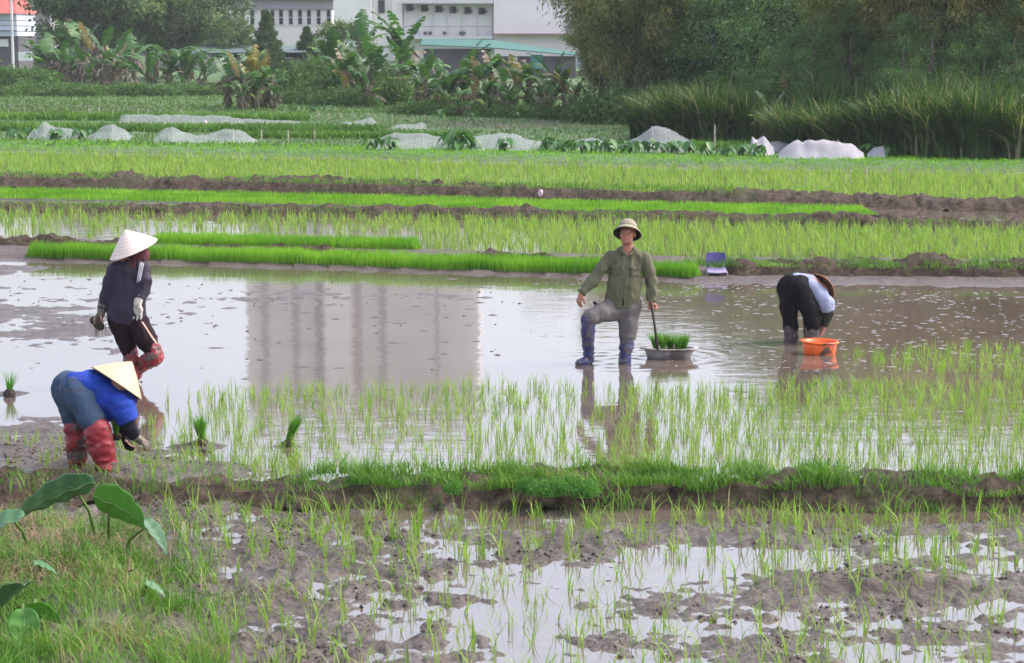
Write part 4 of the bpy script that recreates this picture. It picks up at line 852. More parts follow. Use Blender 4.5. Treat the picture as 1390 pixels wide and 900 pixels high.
for q in range(3): tag(MB().tube([(X_at(-60, 200), 200, zpx(26 + 7 * q, 200)), (X_at(10, 200), 200, zpx(28 + 7 * q, 200)), (X_at(60, 200), 200, zpx(29 + 7 * q, 200))], .03, 4).build('power_cable', GLASS), ['upper power cable crossing before the red roofed house', 'middle power cable crossing before the red roofed house', 'lower power cable crossing before the red roofed house'][q], 'cable', 'power cables')
# little things in the far fields
def rag(px, py, s_, lab, mat, z=ZF, group=None):
    p = at(px, py, z); r = np.random.default_rng(int(px)); n = 12; V = []; 
    for i in range(9):
        for k in range(n): a = 2 * PI * k / n; t = i / 8; rr = s_ * (.16 + .5 * math.sin(t * PI) ** .7) * .5 * (1 + .3 * math.sin(a * 3 + i)); V.append((rr * math.cos(a) + .15 * s_ * t, rr * math.sin(a) * .6, s_ * t))
    b = MB().add(V, [(i * n + k, i * n + (k + 1) % n, i * n + n + (k + 1) % n, i * n + n + k) for i in range(8) for k in range(n)]); o = b.build('plastic_bag', mat, None, True); o.location = tuple(p); tag(o, lab, 'plastic bag', group)
PINKB = plain('pink_plastic', (.62, .45, .52), .5, .1, 8); WB = plain('white_plastic_bag', (.7, .7, .7), .5, .1, 8)
rag(277, 176, .36, 'pinkish white plastic bag on the long low net bed', PINKB); rag(733, 267, .16, 'small pink bag lying on the big brown bund', PINKB, .2)

for i, (px, py, s_) in enumerate([(722, 664, .075), (748, 668, .085), (770, 662, .08), (796, 668, .08), (614, 664, .065)]):
    p = at(px, py + 12, .12); o = link('leafy_weed', SM2[i % 3]); o.location = (p[0], p[1] + .10, .15); o.rotation_euler.z = px; o.scale = (s_ * 1.3, s_, s_ * 1.25)
    tag(o, 'small leafy green weed growing in the grass of the near bund', 'weed', 'leafy weeds on the near bund')
# ------------------------------------------------------------------ bodies and clothes: smooth distance fields turned into one skin each
class Field:
    def __init__(s, vox): s.vox = vox; s.p = []
    def cap(s, a, b, ra, rb, k=.03, n=None, f=1.0, cut=0):
        """tapered limb a-b; n, f flatten it along n; cut 1 = flat end at b, 2 = flat at both ends"""
        s.p.append(('c', np.array(a, float), np.array(b, float), ra, rb, k, None if n is None else np.array(n, float) / np.linalg.norm(n), f, cut)); return s
    def ell(s, c, r, k=.02, Mx=None):
        s.p.append(('e', np.array(c, float), np.array(r, float), None, None, k, None if Mx is None else np.array(Mx)[:3, :3], 1, 0)); return s
    def chain(s, pts, rad, k=.03, n=None, f=1.0, cut=0):
        for i in range(len(pts) - 1): s.cap(pts[i], pts[i + 1], rad[i], rad[i + 1], k, n, f, cut if i == len(pts) - 2 else 0)
        return s
    def sub(s, c, r, Mx=None, k=.01): s.p.append(('s', np.array(c, float), np.array(r, float), None, None, k, None if Mx is None else np.array(Mx)[:3, :3], 1, 0)); return s
    def bb(s, q):
        if q[0] == 'c': m = max(q[3], q[4]); return np.minimum(q[1], q[2]) - m, np.maximum(q[1], q[2]) + m
        m = q[2].max(); return q[1] - m, q[1] + m
    def mesh(s, name, clip=None, fold=0, fold_s=.1, seed=0, stretch=(1, 1, 1)):
        v = s.vox; B = [s.bb(q) for q in s.p if q[0] != 's']; lo = np.min([b[0] for b in B], 0) - 4 * v; hi = np.max([b[1] for b in B], 0) + 4 * v
        n = np.ceil((hi - lo) / v).astype(int) + 1; Fd = np.full(n, 9.0, np.float32)
        for q in s.p:
            b0, b1 = s.bb(q); i0 = np.clip(((b0 - q[5] - 3 * v - lo) / v).astype(int), 0, n - 1); i1 = np.clip(np.ceil((b1 + q[5] + 3 * v - lo) / v).astype(int) + 1, 1, n)
            g = [lo[d] + v * np.arange(i0[d], i1[d]) for d in range(3)]
            P = np.stack(np.meshgrid(*g, indexing='ij'), -1).astype(np.float32); sl_ = tuple(slice(i0[d], i1[d]) for d in range(3)); old = Fd[sl_]
            if q[0] == 'c':
                ab = q[2] - q[1]; L2 = max(ab @ ab, 1e-9); t = np.clip(((P - q[1]) @ ab) / L2, 0, 1); w = P - (q[1] + t[..., None] * ab)
                if q[6] is not None:
                    dn = w @ q[6]; w = w + (q[7] - 1) * dn[..., None] * q[6]
                d = np.linalg.norm(w, axis=-1) - (q[3] + t * (q[4] - q[3]))
                if q[6] is not None: d = d / (1 + (q[7] - 1) * .5)
                if q[8]:
                    u = ab / math.sqrt(L2); d = np.maximum(d, (P - q[2]) @ u)
                    if q[8] == 2: d = np.maximum(d, (q[1] - P) @ u)
            else:
                w = P - q[1]
                if q[6] is not None: w = w @ q[6]
                kk = np.linalg.norm(w / q[2], axis=-1); k2 = np.linalg.norm(w / q[2] ** 2, axis=-1) + 1e-6; d = kk * (kk - 1) / k2
            if q[0] == 's': 
                h = np.clip(.5 - .5 * (old + d) / q[5], 0, 1); Fd[sl_] = old * (1 - h) + (-d) * h + q[5] * h * (1 - h)
            else:
                k = q[5]; h = np.maximum(k - np.abs(old - d), 0) / k; Fd[sl_] = np.minimum(old, d) - h * h * k * .25
        if clip is not None:
            G3 = np.stack(np.meshgrid(*[lo[d] + v * np.arange(n[d]) for d in range(3)], indexing='ij'), -1)
            for (c, nn) in clip: nn = np.array(nn, float); nn /= np.linalg.norm(nn); Fd = np.maximum(Fd, ((G3 - np.array(c)) @ nn).astype(np.float32))
        V, Q = surface_nets(Fd, lo, v)
        me = mesh_np(name, V, Q, smooth=True)
        if fold:
            nr_ = np.zeros(len(V) * 3, np.float32); me.vertices.foreach_get('normal', nr_); nr_ = nr_.reshape(-1, 3); Pq = V * np.array(stretch)
            d = (1 - 2 * np.abs(vn3(Pq, fold_s, seed))) * fold + fold * .6 * vn3(Pq + .3, fold_s * .45, seed + 3)
            V2 = V + nr_ * d[:, None]; me.vertices.foreach_set('co', V2.astype(np.float32).ravel()); me.update()
        me['_'] = 0; del me['_']; return me
def surface_nets(Fd, lo, v):
    ins = Fd < 0; c = [ins[i:ins.shape[0] - 1 + i, j:ins.shape[1] - 1 + j, k:ins.shape[2] - 1 + k] for i in (0, 1) for j in (0, 1) for k in (0, 1)]
    cnt = sum(x.astype(np.int8) for x in c); act = np.argwhere((cnt > 0) & (cnt < 8)); idx = -np.ones(cnt.shape, np.int32); idx[tuple(act.T)] = np.arange(len(act))
    S = np.zeros((len(act), 3)); N = np.zeros(len(act)); off = [(0, 0, 0), (1, 0, 0), (0, 1, 0), (0, 0, 1), (1, 1, 0), (1, 0, 1), (0, 1, 1), (1, 1, 1)]
    for a, b in ((0, 1), (0, 2), (0, 3), (1, 4), (1, 5), (2, 4), (2, 6), (3, 5), (3, 6), (4, 7), (5, 7), (6, 7)):
        A, Bo = np.array(off[a]), np.array(off[b]); fa, fb = Fd[tuple((act + A).T)], Fd[tuple((act + Bo).T)]; m = (fa < 0) != (fb < 0); t = fa / np.where(m, fa - fb, 1)
        S += np.where(m[:, None], A + t[:, None] * (Bo - A), 0); N += m
    V = lo + v * (act + S / N[:, None]); Q = []
    for ax in range(3):
        sl0 = [slice(None)] * 3; sl1 = [slice(None)] * 3; sl0[ax] = slice(0, -1); sl1[ax] = slice(1, None); e = np.argwhere(ins[tuple(sl0)] != ins[tuple(sl1)])
        e = e[(e[:, (ax + 1) % 3] > 0) & (e[:, (ax + 2) % 3] > 0)]; flip = ins[tuple(e.T)]
        u, w = np.zeros(3, int), np.zeros(3, int); u[(ax + 1) % 3] = 1; w[(ax + 2) % 3] = 1
        q = np.stack([idx[tuple((e - d).T)] for d in (u + w, w, 0 * u, u)], 1); q = np.where(flip[:, None], q, q[:, ::-1]); Q.append(q)
    return V, np.concatenate(Q)

def unit(v): v = np.array(v, float); return v / np.linalg.norm(v)
def hand(fd, wrist, dirv, palm_n, curl=.5, thumb=1, L=.18, rr=1.0, spread=.06, tb=.9):
    """palm, four unequal jointed fingers and a thumb leaving the side of the palm; palm_n points out of the palm"""
    d = unit(dirv); n = np.array(palm_n, float); n = unit(n - d * (n @ d)); s = np.cross(d, n) * thumb; w = np.array(wrist, float); s_ = L / .18
    fd.cap(w, w + d * .03 * s_, .026 * rr, .027 * rr, .012, n, 1.25)
    fd.cap(w + d * .03 * s_ + s * .012, w + d * .088 * s_ + s * .020, .019 * rr, .016 * rr, .012); fd.cap(w + d * .03 * s_ - s * .010, w + d * .082 * s_ - s * .024, .019 * rr, .015 * rr, .012); fd.cap(w + d * .04 * s_, w + d * .085 * s_, .022 * rr, .018 * rr, .012)
    for i, (o, l, c_) in enumerate(((.034, .070, .9), (.011, .078, 1.0), (-.012, .072, 1.08), (-.033, .056, 1.2))):
        b = w + d * (.084 - .005 * abs(i - 1.2)) * s_ + s * o * rr; dd = unit(d + s * spread * (1.5 - i)); cu = curl * c_; p = b
        for j, (fl, ra, rb) in enumerate(((.45, .0098, .0090), (.32, .0090, .0082), (.25, .0082, .0070))):
            a = cu * (j + .6); q = p + (dd * math.cos(a) + n * math.sin(a)) * l * fl * s_; fd.cap(p, q, ra * rr, rb * rr, .004); p = q
    b = w + d * .025 * s_ + s * .022; t1 = unit(d * .75 + s * tb + n * .35); p = b + t1 * .045 * s_; fd.cap(b, p, .015 * rr, .012 * rr, .010); t2 = unit(d * 1.0 + s * .25 + n * .5); q = p + t2 * .030 * s_; fd.cap(p, q, .0115 * rr, .0100 * rr, .004); fd.cap(q, q + unit(d + n * .8) * .024 * s_, .0100 * rr, .0080 * rr, .004)

def decal(name, target_me, pts, origin_fn, mat, parent, lift=.004, thick=.004, sub=4, dirv=(0, 1, 0)):
    """sewn-on piece: a patch outline laid on the garment's surface, a few mm thick; pts is a grid [rows][cols] of photo points"""
    co = np.zeros(len(target_me.vertices) * 3, np.float32); target_me.vertices.foreach_get('co', co); co = co.reshape(-1, 3); f = np.zeros(len(target_me.polygons) * 4, np.int32); target_me.polygons.foreach_get('vertices', f)
    bv = BVHTree.FromPolygons(co.tolist(), f.reshape(-1, 4).tolist()); G = np.array([[origin_fn(p[0], p[1]) for p in row] for row in pts], float); r, c = G.shape[:2]
    R_, C_ = (r - 1) * sub + 1, (c - 1) * sub + 1; U = np.zeros((R_, C_, 3)); dv = Vector(unit(dirv)); hit = np.zeros((R_, C_), bool)
    for i in range(R_):
        for j in range(C_):
            a, b = i / sub, j / sub; i0, j0 = min(int(a), r - 2), min(int(b), c - 2); a -= i0; b -= j0
            p = G[i0, j0] * (1 - a) * (1 - b) + G[i0 + 1, j0] * a * (1 - b) + G[i0, j0 + 1] * (1 - a) * b + G[i0 + 1, j0 + 1] * a * b
            for tr in range(6):
                h = bv.ray_cast(Vector(p) - dv * 2 + Vector((.0007 * tr, 0, .0005 * tr)), dv)
                if h[0] is not None: break
            if h[0] is not None: U[i, j] = np.array(h[0]) + np.array(h[1]) * lift; hit[i, j] = True
    V = np.concatenate([U.reshape(-1, 3), U.reshape(-1, 3) + np.array(dv) * (thick + lift)]); N = R_ * C_; Q = []
    for i in range(R_ - 1):
        for j in range(C_ - 1):
            if hit[i:i + 2, j:j + 2].all():
                q = (i * C_ + j, i * C_ + j + 1, i * C_ + C_ + j + 1, i * C_ + C_ + j); Q.append(q)
                Q.append(tuple(x + N for x in q[::-1]))
    if Q:
        ed = {}
        for q in Q:
            if q[0] < N:
                for a, b in zip(q, q[1:] + q[:1]): ed[(a, b)] = 1
        for (a, b) in list(ed):
            if (b, a) not in ed: Q.append((b, a, a + N, b + N))
        return link(name, mesh_np(name, V, Q, smooth=True), mat, parent)

def cloth(name, c, var=.15, rough=.8, c2=None, thr=(.5, .62), scale=5, spec=.15):
    m, nt, b, o = new_mat(name); n = noise(nt, scale, 5, .6); col = ramp(nt, n, [(.3, tuple(x * (1 - var) for x in c)), (.7, tuple(x * (1 + var) for x in c))])
    if c2: col = mixc(nt, ramp(nt, noise(nt, scale * 2.2, 6, .7), [(thr[0], 0.), (thr[1], 1.)]), col, c2)
    nt.links.new(col, b.inputs['Base Color']); b.inputs['Roughness'].default_value = rough; b.inputs['Specular IOR Level'].default_value = spec
    bump(nt, b, math_(nt, 'ADD', noise(nt, 11, 5, .6, (1, 1, .45)), math_(nt, 'MULTIPLY', noise(nt, 400, 2, .5), .08)), .8, .022); return m
def skinmat(name, c):
    m, nt, b, o = new_mat(name); nt.links.new(ramp(nt, noise(nt, 18, 4, .6), [(.3, tuple(x * .85 for x in c)), (.7, tuple(x * 1.1 for x in c))]), b.inputs['Base Color']); b.inputs['Roughness'].default_value = .5; b.inputs['Specular IOR Level'].default_value = .35
    b.inputs['Subsurface Weight'].default_value = .08; b.inputs['Subsurface Radius'].default_value = (.02, .008, .004); return m
MUDC = (.115, .095, .082)
SKIN = skinmat('weathered_skin', (.38, .165, .105)); SKIN2 = skinmat('tanned_skin', (.36, .19, .13)); HAIR = plain('black_hair', (.012, .010, .010), .5, .3, 40)
EYEW = plain('eye_white', (.5, .47, .45), .3, .03, 5); EYED = plain('dark_iris', (.015, .01, .008), .2, .1, 5); LIP = plain('lip', (.40, .15, .13), .5, .1, 20)
STRAW = None
def strawmat(name, c, c2):
    m, nt, b, o = new_mat(name); tc = nt.nodes.new('ShaderNodeTexCoord'); sx = node(nt, 'ShaderNodeSeparateXYZ'); nt.links.new(tc.outputs['Object'], sx.inputs[0])
    w = math_(nt, 'SINE', math_(nt, 'MULTIPLY', sx.outputs['Z'], 210)); n = noise(nt, 7, 5, .7); col = mixc(nt, ramp(nt, n, [(.45, 0.), (.75, .7)]), c, c2); col = mixc(nt, math_(nt, 'MULTIPLY_ADD', w, .12, .14), col, tuple(x * .55 for x in c))
    nt.links.new(col, b.inputs['Base Color']); b.inputs['Roughness'].default_value = .55; b.inputs['Specular IOR Level'].default_value = .3; bump(nt, b, math_(nt, 'ADD', w, math_(nt, 'MULTIPLY', n, 2)), .25, .003)
    return m
def frame_to(axis, roll=0):
    return Vector(axis).to_track_quat('Z', 'Y').to_matrix().to_4x4()
def cone_hat(parent, brim_c, axis, R_, H, mat, inner):
    """pointed leaf hat: thin cone, faintly curved, ribs inside, rim hoop, chin ribbon"""
    o = link('conical_hat', None, None, parent); o.matrix_local = Matrix.Translation(Vector(brim_c)) @ frame_to(axis)
    out = [(R_ * (1 - t) + .0015, H * (t + .05 * math.sin(t * PI))) for t in np.linspace(0, 1, 15)]; ins = [(R_ * (1 - t) * .985 + .0008, H * (t * .97 + .05 * math.sin(t * PI)) - .004) for t in np.linspace(1, 0, 15)]
    MB().lathe(out, 56).build('outer_cone', mat, o, True); MB().lathe(ins, 56).build('inner_cone', inner, o, True)
    b = MB(); ns = 56; b.tube([(R_ * math.cos(a), R_ * math.sin(a), 0) for a in np.linspace(0, 2 * PI, ns + 1)], .005, 6, cap=False).build('rim', mat, o, True)
    rb = MB()
    for q in range(10):
        t = .08 + q * .085; rb.tube([(R_ * (1 - t) * .975 * math.cos(a), R_ * (1 - t) * .975 * math.sin(a), H * (t * .97 + .05 * math.sin(t * PI)) - .007) for a in np.linspace(0, 2 * PI, 33)], .002, 4, cap=False)
    rb.build('hoop', inner, o); return o
def local(ox, oy):
    G_ = at(ox, oy); s = F / (G_[1] / cp) * 1.0
    def J(px, py, y=0.0): return np.array([(px - ox) / s * (1 + y / G_[1]), y, (oy - py) / s * 1.01 - .145 * y])
    return G_, s, J
def person(ox, oy, label):
    G_, s, J = local(ox, oy); o = empty('person', tuple(G_), label, 'person'); return o, s, J
RAY = (0, 1, -.14)

def head(fd, c, fwd, up, s=1.0, face=True):
    """head with brow, nose, lips, chin and ears, looking along fwd"""
    f = unit(fwd); u = unit(np.array(up) - f * (np.array(up) @ f)); r = np.cross(f, u); M_ = np.stack([r, f, u], 1); c = np.array(c, float)
    L = lambda x, y, z: c + M_ @ np.array([x, y, z]) * s
    fd.ell(L(0, -.012, .035), (.078 * s, .096 * s, .090 * s), .02, M_); fd.ell(L(0, .028, -.035), (.062 * s, .060 * s, .075 * s), .03, M_); fd.cap(L(-.036, .03, -.082), L(.036, .03, -.082), .022 * s, .022 * s, .03); fd.ell(L(0, .066, -.094), (.024 * s, .018 * s, .018 * s), .016, M_)
    if face:
        fd.cap(L(0, .082, .022), L(0, .104, -.022), .009 * s, .013 * s, .010); fd.ell(L(-.013, .090, -.028), (.010 * s, .010 * s, .008 * s), .006, M_); fd.ell(L(.013, .090, -.028), (.010 * s, .010 * s, .008 * s), .006, M_)
        for q in (-1, 1):
            fd.sub(L(q * .031, .096, .014), (.018 * s, .014 * s, .011 * s), M_, .012); fd.cap(L(q * .012, .084, .036), L(q * .048, .070, .034), .008 * s, .007 * s, .012); fd.ell(L(q * .042, .060, -.022), (.022 * s, .020 * s, .018 * s), .02, M_)
            fd.ell(L(q * .079, -.008, -.005), (.010 * s, .020 * s, .032 * s), .006, M_)
        fd.cap(L(-.020, .083, -.053), L(.020, .083, -.053), .0065 * s, .0065 * s, .006); fd.cap(L(-.017, .081, -.066), L(.017, .081, -.066), .007 * s, .007 * s, .006)
    return L, M_

# ================================================================== the man facing us
man, s, J = person(820, 493, 'man in olive shirt, pith helmet and blue boots facing the camera with a stick')
fd = Field(.005); hc = J(850.5, 318.5, -.02)
Lh, Mh = head(fd, hc, (-.42, -1, .28), (.03, .26, 1), 1.06)
fd.cap(J(851, 326), J(851, 345), .056, .064, .03); fd.cap(J(851, 345), J(848, 375), .10, .14, .04, (0, 1, 0), 1.5); fd.cap(J(848, 375), J(842, 415), .14, .14, .04, (0, 1, 0), 1.5)
aL = [J(828, 349), J(804, 381, -.04), J(788, 399, -.12)]; aR = [J(875, 351), J(885, 384, .03), J(883, 409, -.05)]
fd.chain(aL, [.05, .042, .030]); fd.chain(aR, [.05, .042, .030]); lg1 = [J(832, 421), J(797, 433, -.22), J(798, 484, -.03)]; lg2 = [J(853, 421), J(851, 457, -.03), J(848, 499, .02)]
fd.chain(lg1, [.08, .055, .035]); fd.chain(lg2, [.08, .055, .035]); fd.cap(J(798, 484, -.03), J(794, 489, -.10), .03, .025)
hand(fd, aL[2], (-.30, -.10, -.9), (.75, .5, .1), .50, 1, .185, 1.1); hand(fd, aR[2], (.0, -.12, -1), (.25, -1.0, 0), 1.25, -1, .16, 1.1)
link('body', fd.mesh('body'), SKIN, man)
for q in (-1, 1):
    e = MB().lathe([(.0125 * math.sin(a), .0125 * math.cos(a)) for a in np.linspace(0, PI, 12)], 16, Matrix.Translation(Vector(Lh(q * .031, .072, .012)))).build('eye', EYEW, man, True)
    MB().lathe([(.006 * math.sin(a), .006 * math.cos(a)) for a in np.linspace(0, PI, 8)], 12, Matrix.Translation(Vector(Lh(q * .031, .080, .011)))).build('iris', EYED, e, True)
fm = Field(.002); fm.cap(Lh(-.019, .0895, -.0555), Lh(.019, .0895, -.0555), .0045, .0045, .004); fm.cap(Lh(-.015, .088, -.0640), Lh(.015, .088, -.0640), .0050, .0050, .004); link('mouth', fm.mesh('mouth'), LIP, man)
eb = Field(.002)
for q in (-1, 1): eb = Field(.002); eb.cap(Lh(q * .014, .094, .030), Lh(q * .046, .080, .031), .0035, .0025, .003); link('eyebrow', eb.mesh('eyebrow'), HAIR, man)
fh = Field(.006); fh.ell(Lh(0, -.028, .030), (.083, .088, .088), .02, Mh); fh.sub(Lh(0, .10, -.04), (.12, .085, .13), Mh); fh.sub(Lh(0, 0, -.11), (.2, .2, .08), Mh); link('hair', fh.mesh('hair', fold=.002, fold_s=.01), HAIR, man)
OLIVE = cloth('olive_cotton', (.120, .118, .072), .16); OLIVED = cloth('olive_cotton_worn', (.115, .118, .070), .12)
sh_ = Field(.0065); sh_.cap(J(835, 350), J(869, 351), .064, .064, .06, (0, 1, 0), 1.1); sh_.cap(J(844, 343, .02), J(858, 343, .02), .058, .058, .05); sh_.chain([J(849.5, 363), J(847.5, 384, -.01), J(845, 401, -.01), J(844, 416, -.01)], [.175, .176, .178, .178], .05, (0, 1, 0), 1.6, 1)
sh_.chain([aL[0], (aL[0] + aL[1]) / 2 + (0, 0, .004), aL[1], (aL[1] + aL[2]) / 2, aL[2] + unit(aL[2] - aL[1]) * -.005], [.070, .060, .058, .053, .047], .04, cut=1)
sh_.chain([aR[0], (aR[0] + aR[1]) / 2, aR[1], (aR[1] + aR[2]) / 2, aR[2]], [.070, .062, .058, .053, .045], .04, cut=1)
sh_.sub(J(851.5, 334, -.08), (.050, .10, .10), Matrix.Rotation(.25, 3, 'X'), .01)
shm = sh_.mesh('shirt', fold=.012, fold_s=.085, seed=3, stretch=(1, 1, .5)); sho = link('shirt', shm, OLIVE, man)
tr_ = Field(.0065); tr_.cap(J(833, 413), J(856, 413), .125, .118, .05, (0, 1, 0), 1.25); tr_.chain([J(833, 422), J(814, 425, -.13), J(800, 431, -.21), J(798, 438, -.20)], [.118, .098, .080, .074], .05); tr_.chain([J(853, 422), J(853, 440, -.01), J(851, 459, -.03)], [.120, .104, .092], .05, cut=1)
GREYT = cloth('grey_trouser_cotton', (.135, .122, .118), .2); trm = tr_.mesh('trousers', fold=.009, fold_s=.09, seed=9, stretch=(.7, 1, .8)); link('trousers', trm, GREYT, man)
NAVY = cloth('navy_rubber_boot', (.020, .029, .125), .25, .38, MUDC, (.46, .58), 6, .5)
b1 = Field(.006); b1.chain([J(797, 433, -.22), J(797, 450, -.17), J(798, 470, -.08), J(799, 486, -.02)], [.080, .074, .060, .056], .03, cut=0); b1.chain([J(799, 489, -.02), J(793, 491, -.08), J(785, 493, -.14)], [.050, .046, .040], .03); link('boot', b1.mesh('boot', fold=.0075, fold_s=.06, seed=12, stretch=(.6, .6, 1.3)), NAVY, man)
b2 = Field(.006); b2.chain([J(851, 456, -.03), J(850, 470, -.02), J(848, 488, 0), J(847, 502, .02)], [.080, .077, .066, .064], .03, cut=2); link('boot', b2.mesh('boot', fold=.0075, fold_s=.06, seed=14, stretch=(.6, .6, 1.3)), NAVY, man)
SEAM = cloth('olive_seam', (.078, .080, .048), .1)
def flap(a, b, h, mid): return [[a, ((a[0] + b[0]) / 2, (a[1] + b[1]) / 2), b], [(a[0], a[1] + h), ((a[0] + b[0]) / 2, (a[1] + b[1]) / 2 + mid), (b[0], b[1] + h)]]
for (a, b) in (((827.5, 360), (840.5, 361.2)), ((853.3, 362), (866.0, 363.2))):
    pk = decal('pocket', shm, [[a, b], [(a[0] + .3, a[1] + 13.5), (b[0] - .3, b[1] + 13.5)]], J, OLIVED, sho, .004, dirv=RAY); decal('pocket_flap', shm, flap((a[0] - .5, a[1] - .4), (b[0] + .5, b[1] - .4), 3.4, 5.8), J, OLIVE, pk, .011, dirv=RAY)
    for q in ((a[0] + a[0] + .3) / 2,): decal('pocket_seam', shm, [[(a[0] - .2, a[1] + 3), (a[0] + .35, a[1] + 3)], [(a[0] + .1, a[1] + 13.8), (a[0] + .6, a[1] + 13.8)]], J, SEAM, pk, .010, dirv=RAY)
decal('placket', shm, [[(850.0, 347), (853.6, 347)], [(848.0, 372), (851.2, 372)], [(844.5, 401), (847.6, 401)], [(843.6, 413), (846.4, 413)]], J, OLIVED, sho, .004, dirv=RAY)
decal('front_opening', shm, [[(844.4, 404), (845.6, 404)], [(843.6, 415), (845.9, 415)]], J, EYED, sho, .007, dirv=RAY)
for py in (356, 366, 377, 388, 399):
    p = J(851.5 - (py - 350) * .105, py, -.135 - .03 * (py > 370)); MB().lathe([(0, 0), (.006, 0), (.006, .003), (0, .004)], 10, Matrix.Translation(Vector(p)) @ Matrix.Rotation(PI / 2, 4, 'X')).build('button', SEAM, sho, True)
for q, (x0, x1, x2) in ((-1, (844.5, 840.5, 848.5)), (1, (857, 862.5, 854))):   # collar wings
    cf = Field(.004); cf.cap(J(x0, 335, .0), J((x0 + x1) / 2, 341, -.075), .016, .018, .02); cf.cap(J((x0 + x1) / 2, 341, -.08), J(x2, 347, -.118), .018, .012, .02); cf.cap(J((x0 + x1) / 2, 340, -.07), J(x1, 347, -.085), .016, .010, .02); link('collar', cf.mesh('collar'), OLIVED, sho)
cf = Field(.005); cf.chain([J(845, 336, .01), J(847, 333.5, .07), J(851, 333, .085), J(856, 333.5, .07), J(858, 336, .01)], [.018] * 5, .02); link('collar', cf.mesh('collar'), OLIVED, sho)
# belt knot at the left hip
kn = Field(.005); kn.cap(J(806, 411, -.07), J(810, 415, -.09), .018, .024, .02); kn.cap(J(810, 415, -.09), J(816, 417, -.11), .02, .014, .02); link('belt_knot', kn.mesh('belt_knot'), HAIR, man)
# pith helmet
HELM = cloth('khaki_helmet_cloth', (.27, .255, .175), .08, .85, scale=9); HELMD = cloth('helmet_lining', (.030, .035, .025), .1); BANDM = cloth('helmet_band', (.17, .15, .10), .1)
hel = link('pith_helmet', None, None, man); hel.matrix_local = Matrix.Translation(Vector(Lh(0, -.002, .046))) @ frame_to(Mh @ np.array([.04, -.30, 1.0]))
pr = [(.172, -.052), (.166, -.040), (.150, -.020), (.132, -.002), (.121, .010), (.117, .030), (.110, .058), (.094, .086), (.068, .106), (.036, .117), (.0, .121)]
MB().lathe(pr, 48, None, .5, .93, 1.08).build('shell', HELM, hel, True); MB().lathe([(r_ * .975, z - .004) for r_, z in pr], 48, None, .5, .93, 1.08).build('lining', HELMD, hel, True)
MB().tube([(.172 * .93 * math.cos(a), .172 * 1.08 * math.sin(a), -.052) for a in np.linspace(0, 2 * PI, 49)], .004, 6, cap=False).build('brim_edge', HELM, hel, True)
MB().lathe([(.1225, .009), (.1215, .012), (.1195, .023), (.1180, .026)], 48, None, .5, .93, 1.08).build('band', BANDM, hel, True); MB().lathe([(.012, 0), (.010, .006), (0, .008)], 12, Matrix.Translation((0, 0, .118))).build('vent_button', HELM, hel, True)
MB().lathe([(.005, 0), (.005, .004), (0, .005)], 8, Matrix.Translation(Vector((0, .118, .048))) @ Matrix.Rotation(-PI / 2 - .2, 4, 'X')).build('badge_stud', BANDM, hel)
# mud kicked up round the front boot
# stick
G_, s_, Jm = local(820, 493)
st = MB(); a_, b_ = Jm(883.3, 415, -.10), Jm(891.5, 474, -.16); m_ = (a_ + b_) / 2 + np.array([.006, 0, 0]); st.tube([a_ + (a_ - b_) * .12, a_, m_, b_], [.012, .013, .014, .018], 8); 
o = st.build('stick', plain('dark_wet_wood', (.045, .030, .022), .5, .3, 12), None, True); o.location = tuple(G_); tag(o, 'dark wooden stick held by the man over the grey basin', 'stick')

# ================================================================== basins
def basin(ox, oy, r_top, r_bot, h, rim, mat, label, tilt, sy=.8, wall=.006):
    G_ = at(ox, oy); o = empty('basin', tuple(G_), label, 'basin'); M_ = Matrix.Rotation(tilt[1], 4, 'Y') @ Matrix.Rotation(tilt[0], 4, 'X')
    MB().lathe([(0, -.02), (r_bot * .9, -.02), (r_bot, -.01), (r_bot + (r_top - r_bot) * .5, h * .5), (r_top, h), (r_top - wall * 1.5, h), (r_bot + (r_top - r_bot) * .5 - wall, h * .5 + .002), (r_bot - wall, 0.002), (0, .0)], 64, M_, .5, 1, sy).build('bowl', mat, o, True)
    MB().lathe([(r_top - wall, h + .004), (r_top + rim * .8, h + .006), (r_top + rim, h - .002), (r_top + rim, h - .012), (r_top + rim - .006, h - .012), (r_top + rim - .008, h - .003), (r_top + .001, h - .004)], 64, M_, .5, 1, sy).build('rim', mat, o, True)
    MB().lathe([(0, h * .45 + .006), (r_bot * .6, h * .45), (r_bot + (r_top - r_bot) * .45 - wall * 1.6, h * .45 - .004)], 32, M_, .5, 1, sy).build('muddy_water', plain('basin_mud', MUDC, .3, .3, 9), o, True); return o, G_
GB = plain('grey_dented_plastic', (.30, .28, .27), .5, .2, 6, .15, 30, c2=(.10, .08, .07), thr=(.50, .60))
gb_, Gb = basin(908, 485.5, .295, .250, .118, .050, GB, 'wide grey mud-stained basin of rice seedlings floating beside the man', (-.02, .012), .62)
OR = plain('orange_plastic', (.85, .13, .012), .4, .06, 4, 0, c2=(.080, .045, .035), thr=(.56, .60), spec=.5)
ob, Go = basin(1112, 480, .205, .186, .150, .022, OR, 'round orange plastic basin with mud smears in front of the bent farmer on the right', (.02, .035), .85)
BUN = leafmat('seedling_bundle_leaf', [(0, (.040, .15, .012)), (.5, (.085, .27, .020)), (1, (.17, .38, .04))], .35)
ROOT = plain('muddy_roots', (.05, .038, .028), .8, .4, 30, .8, 60)
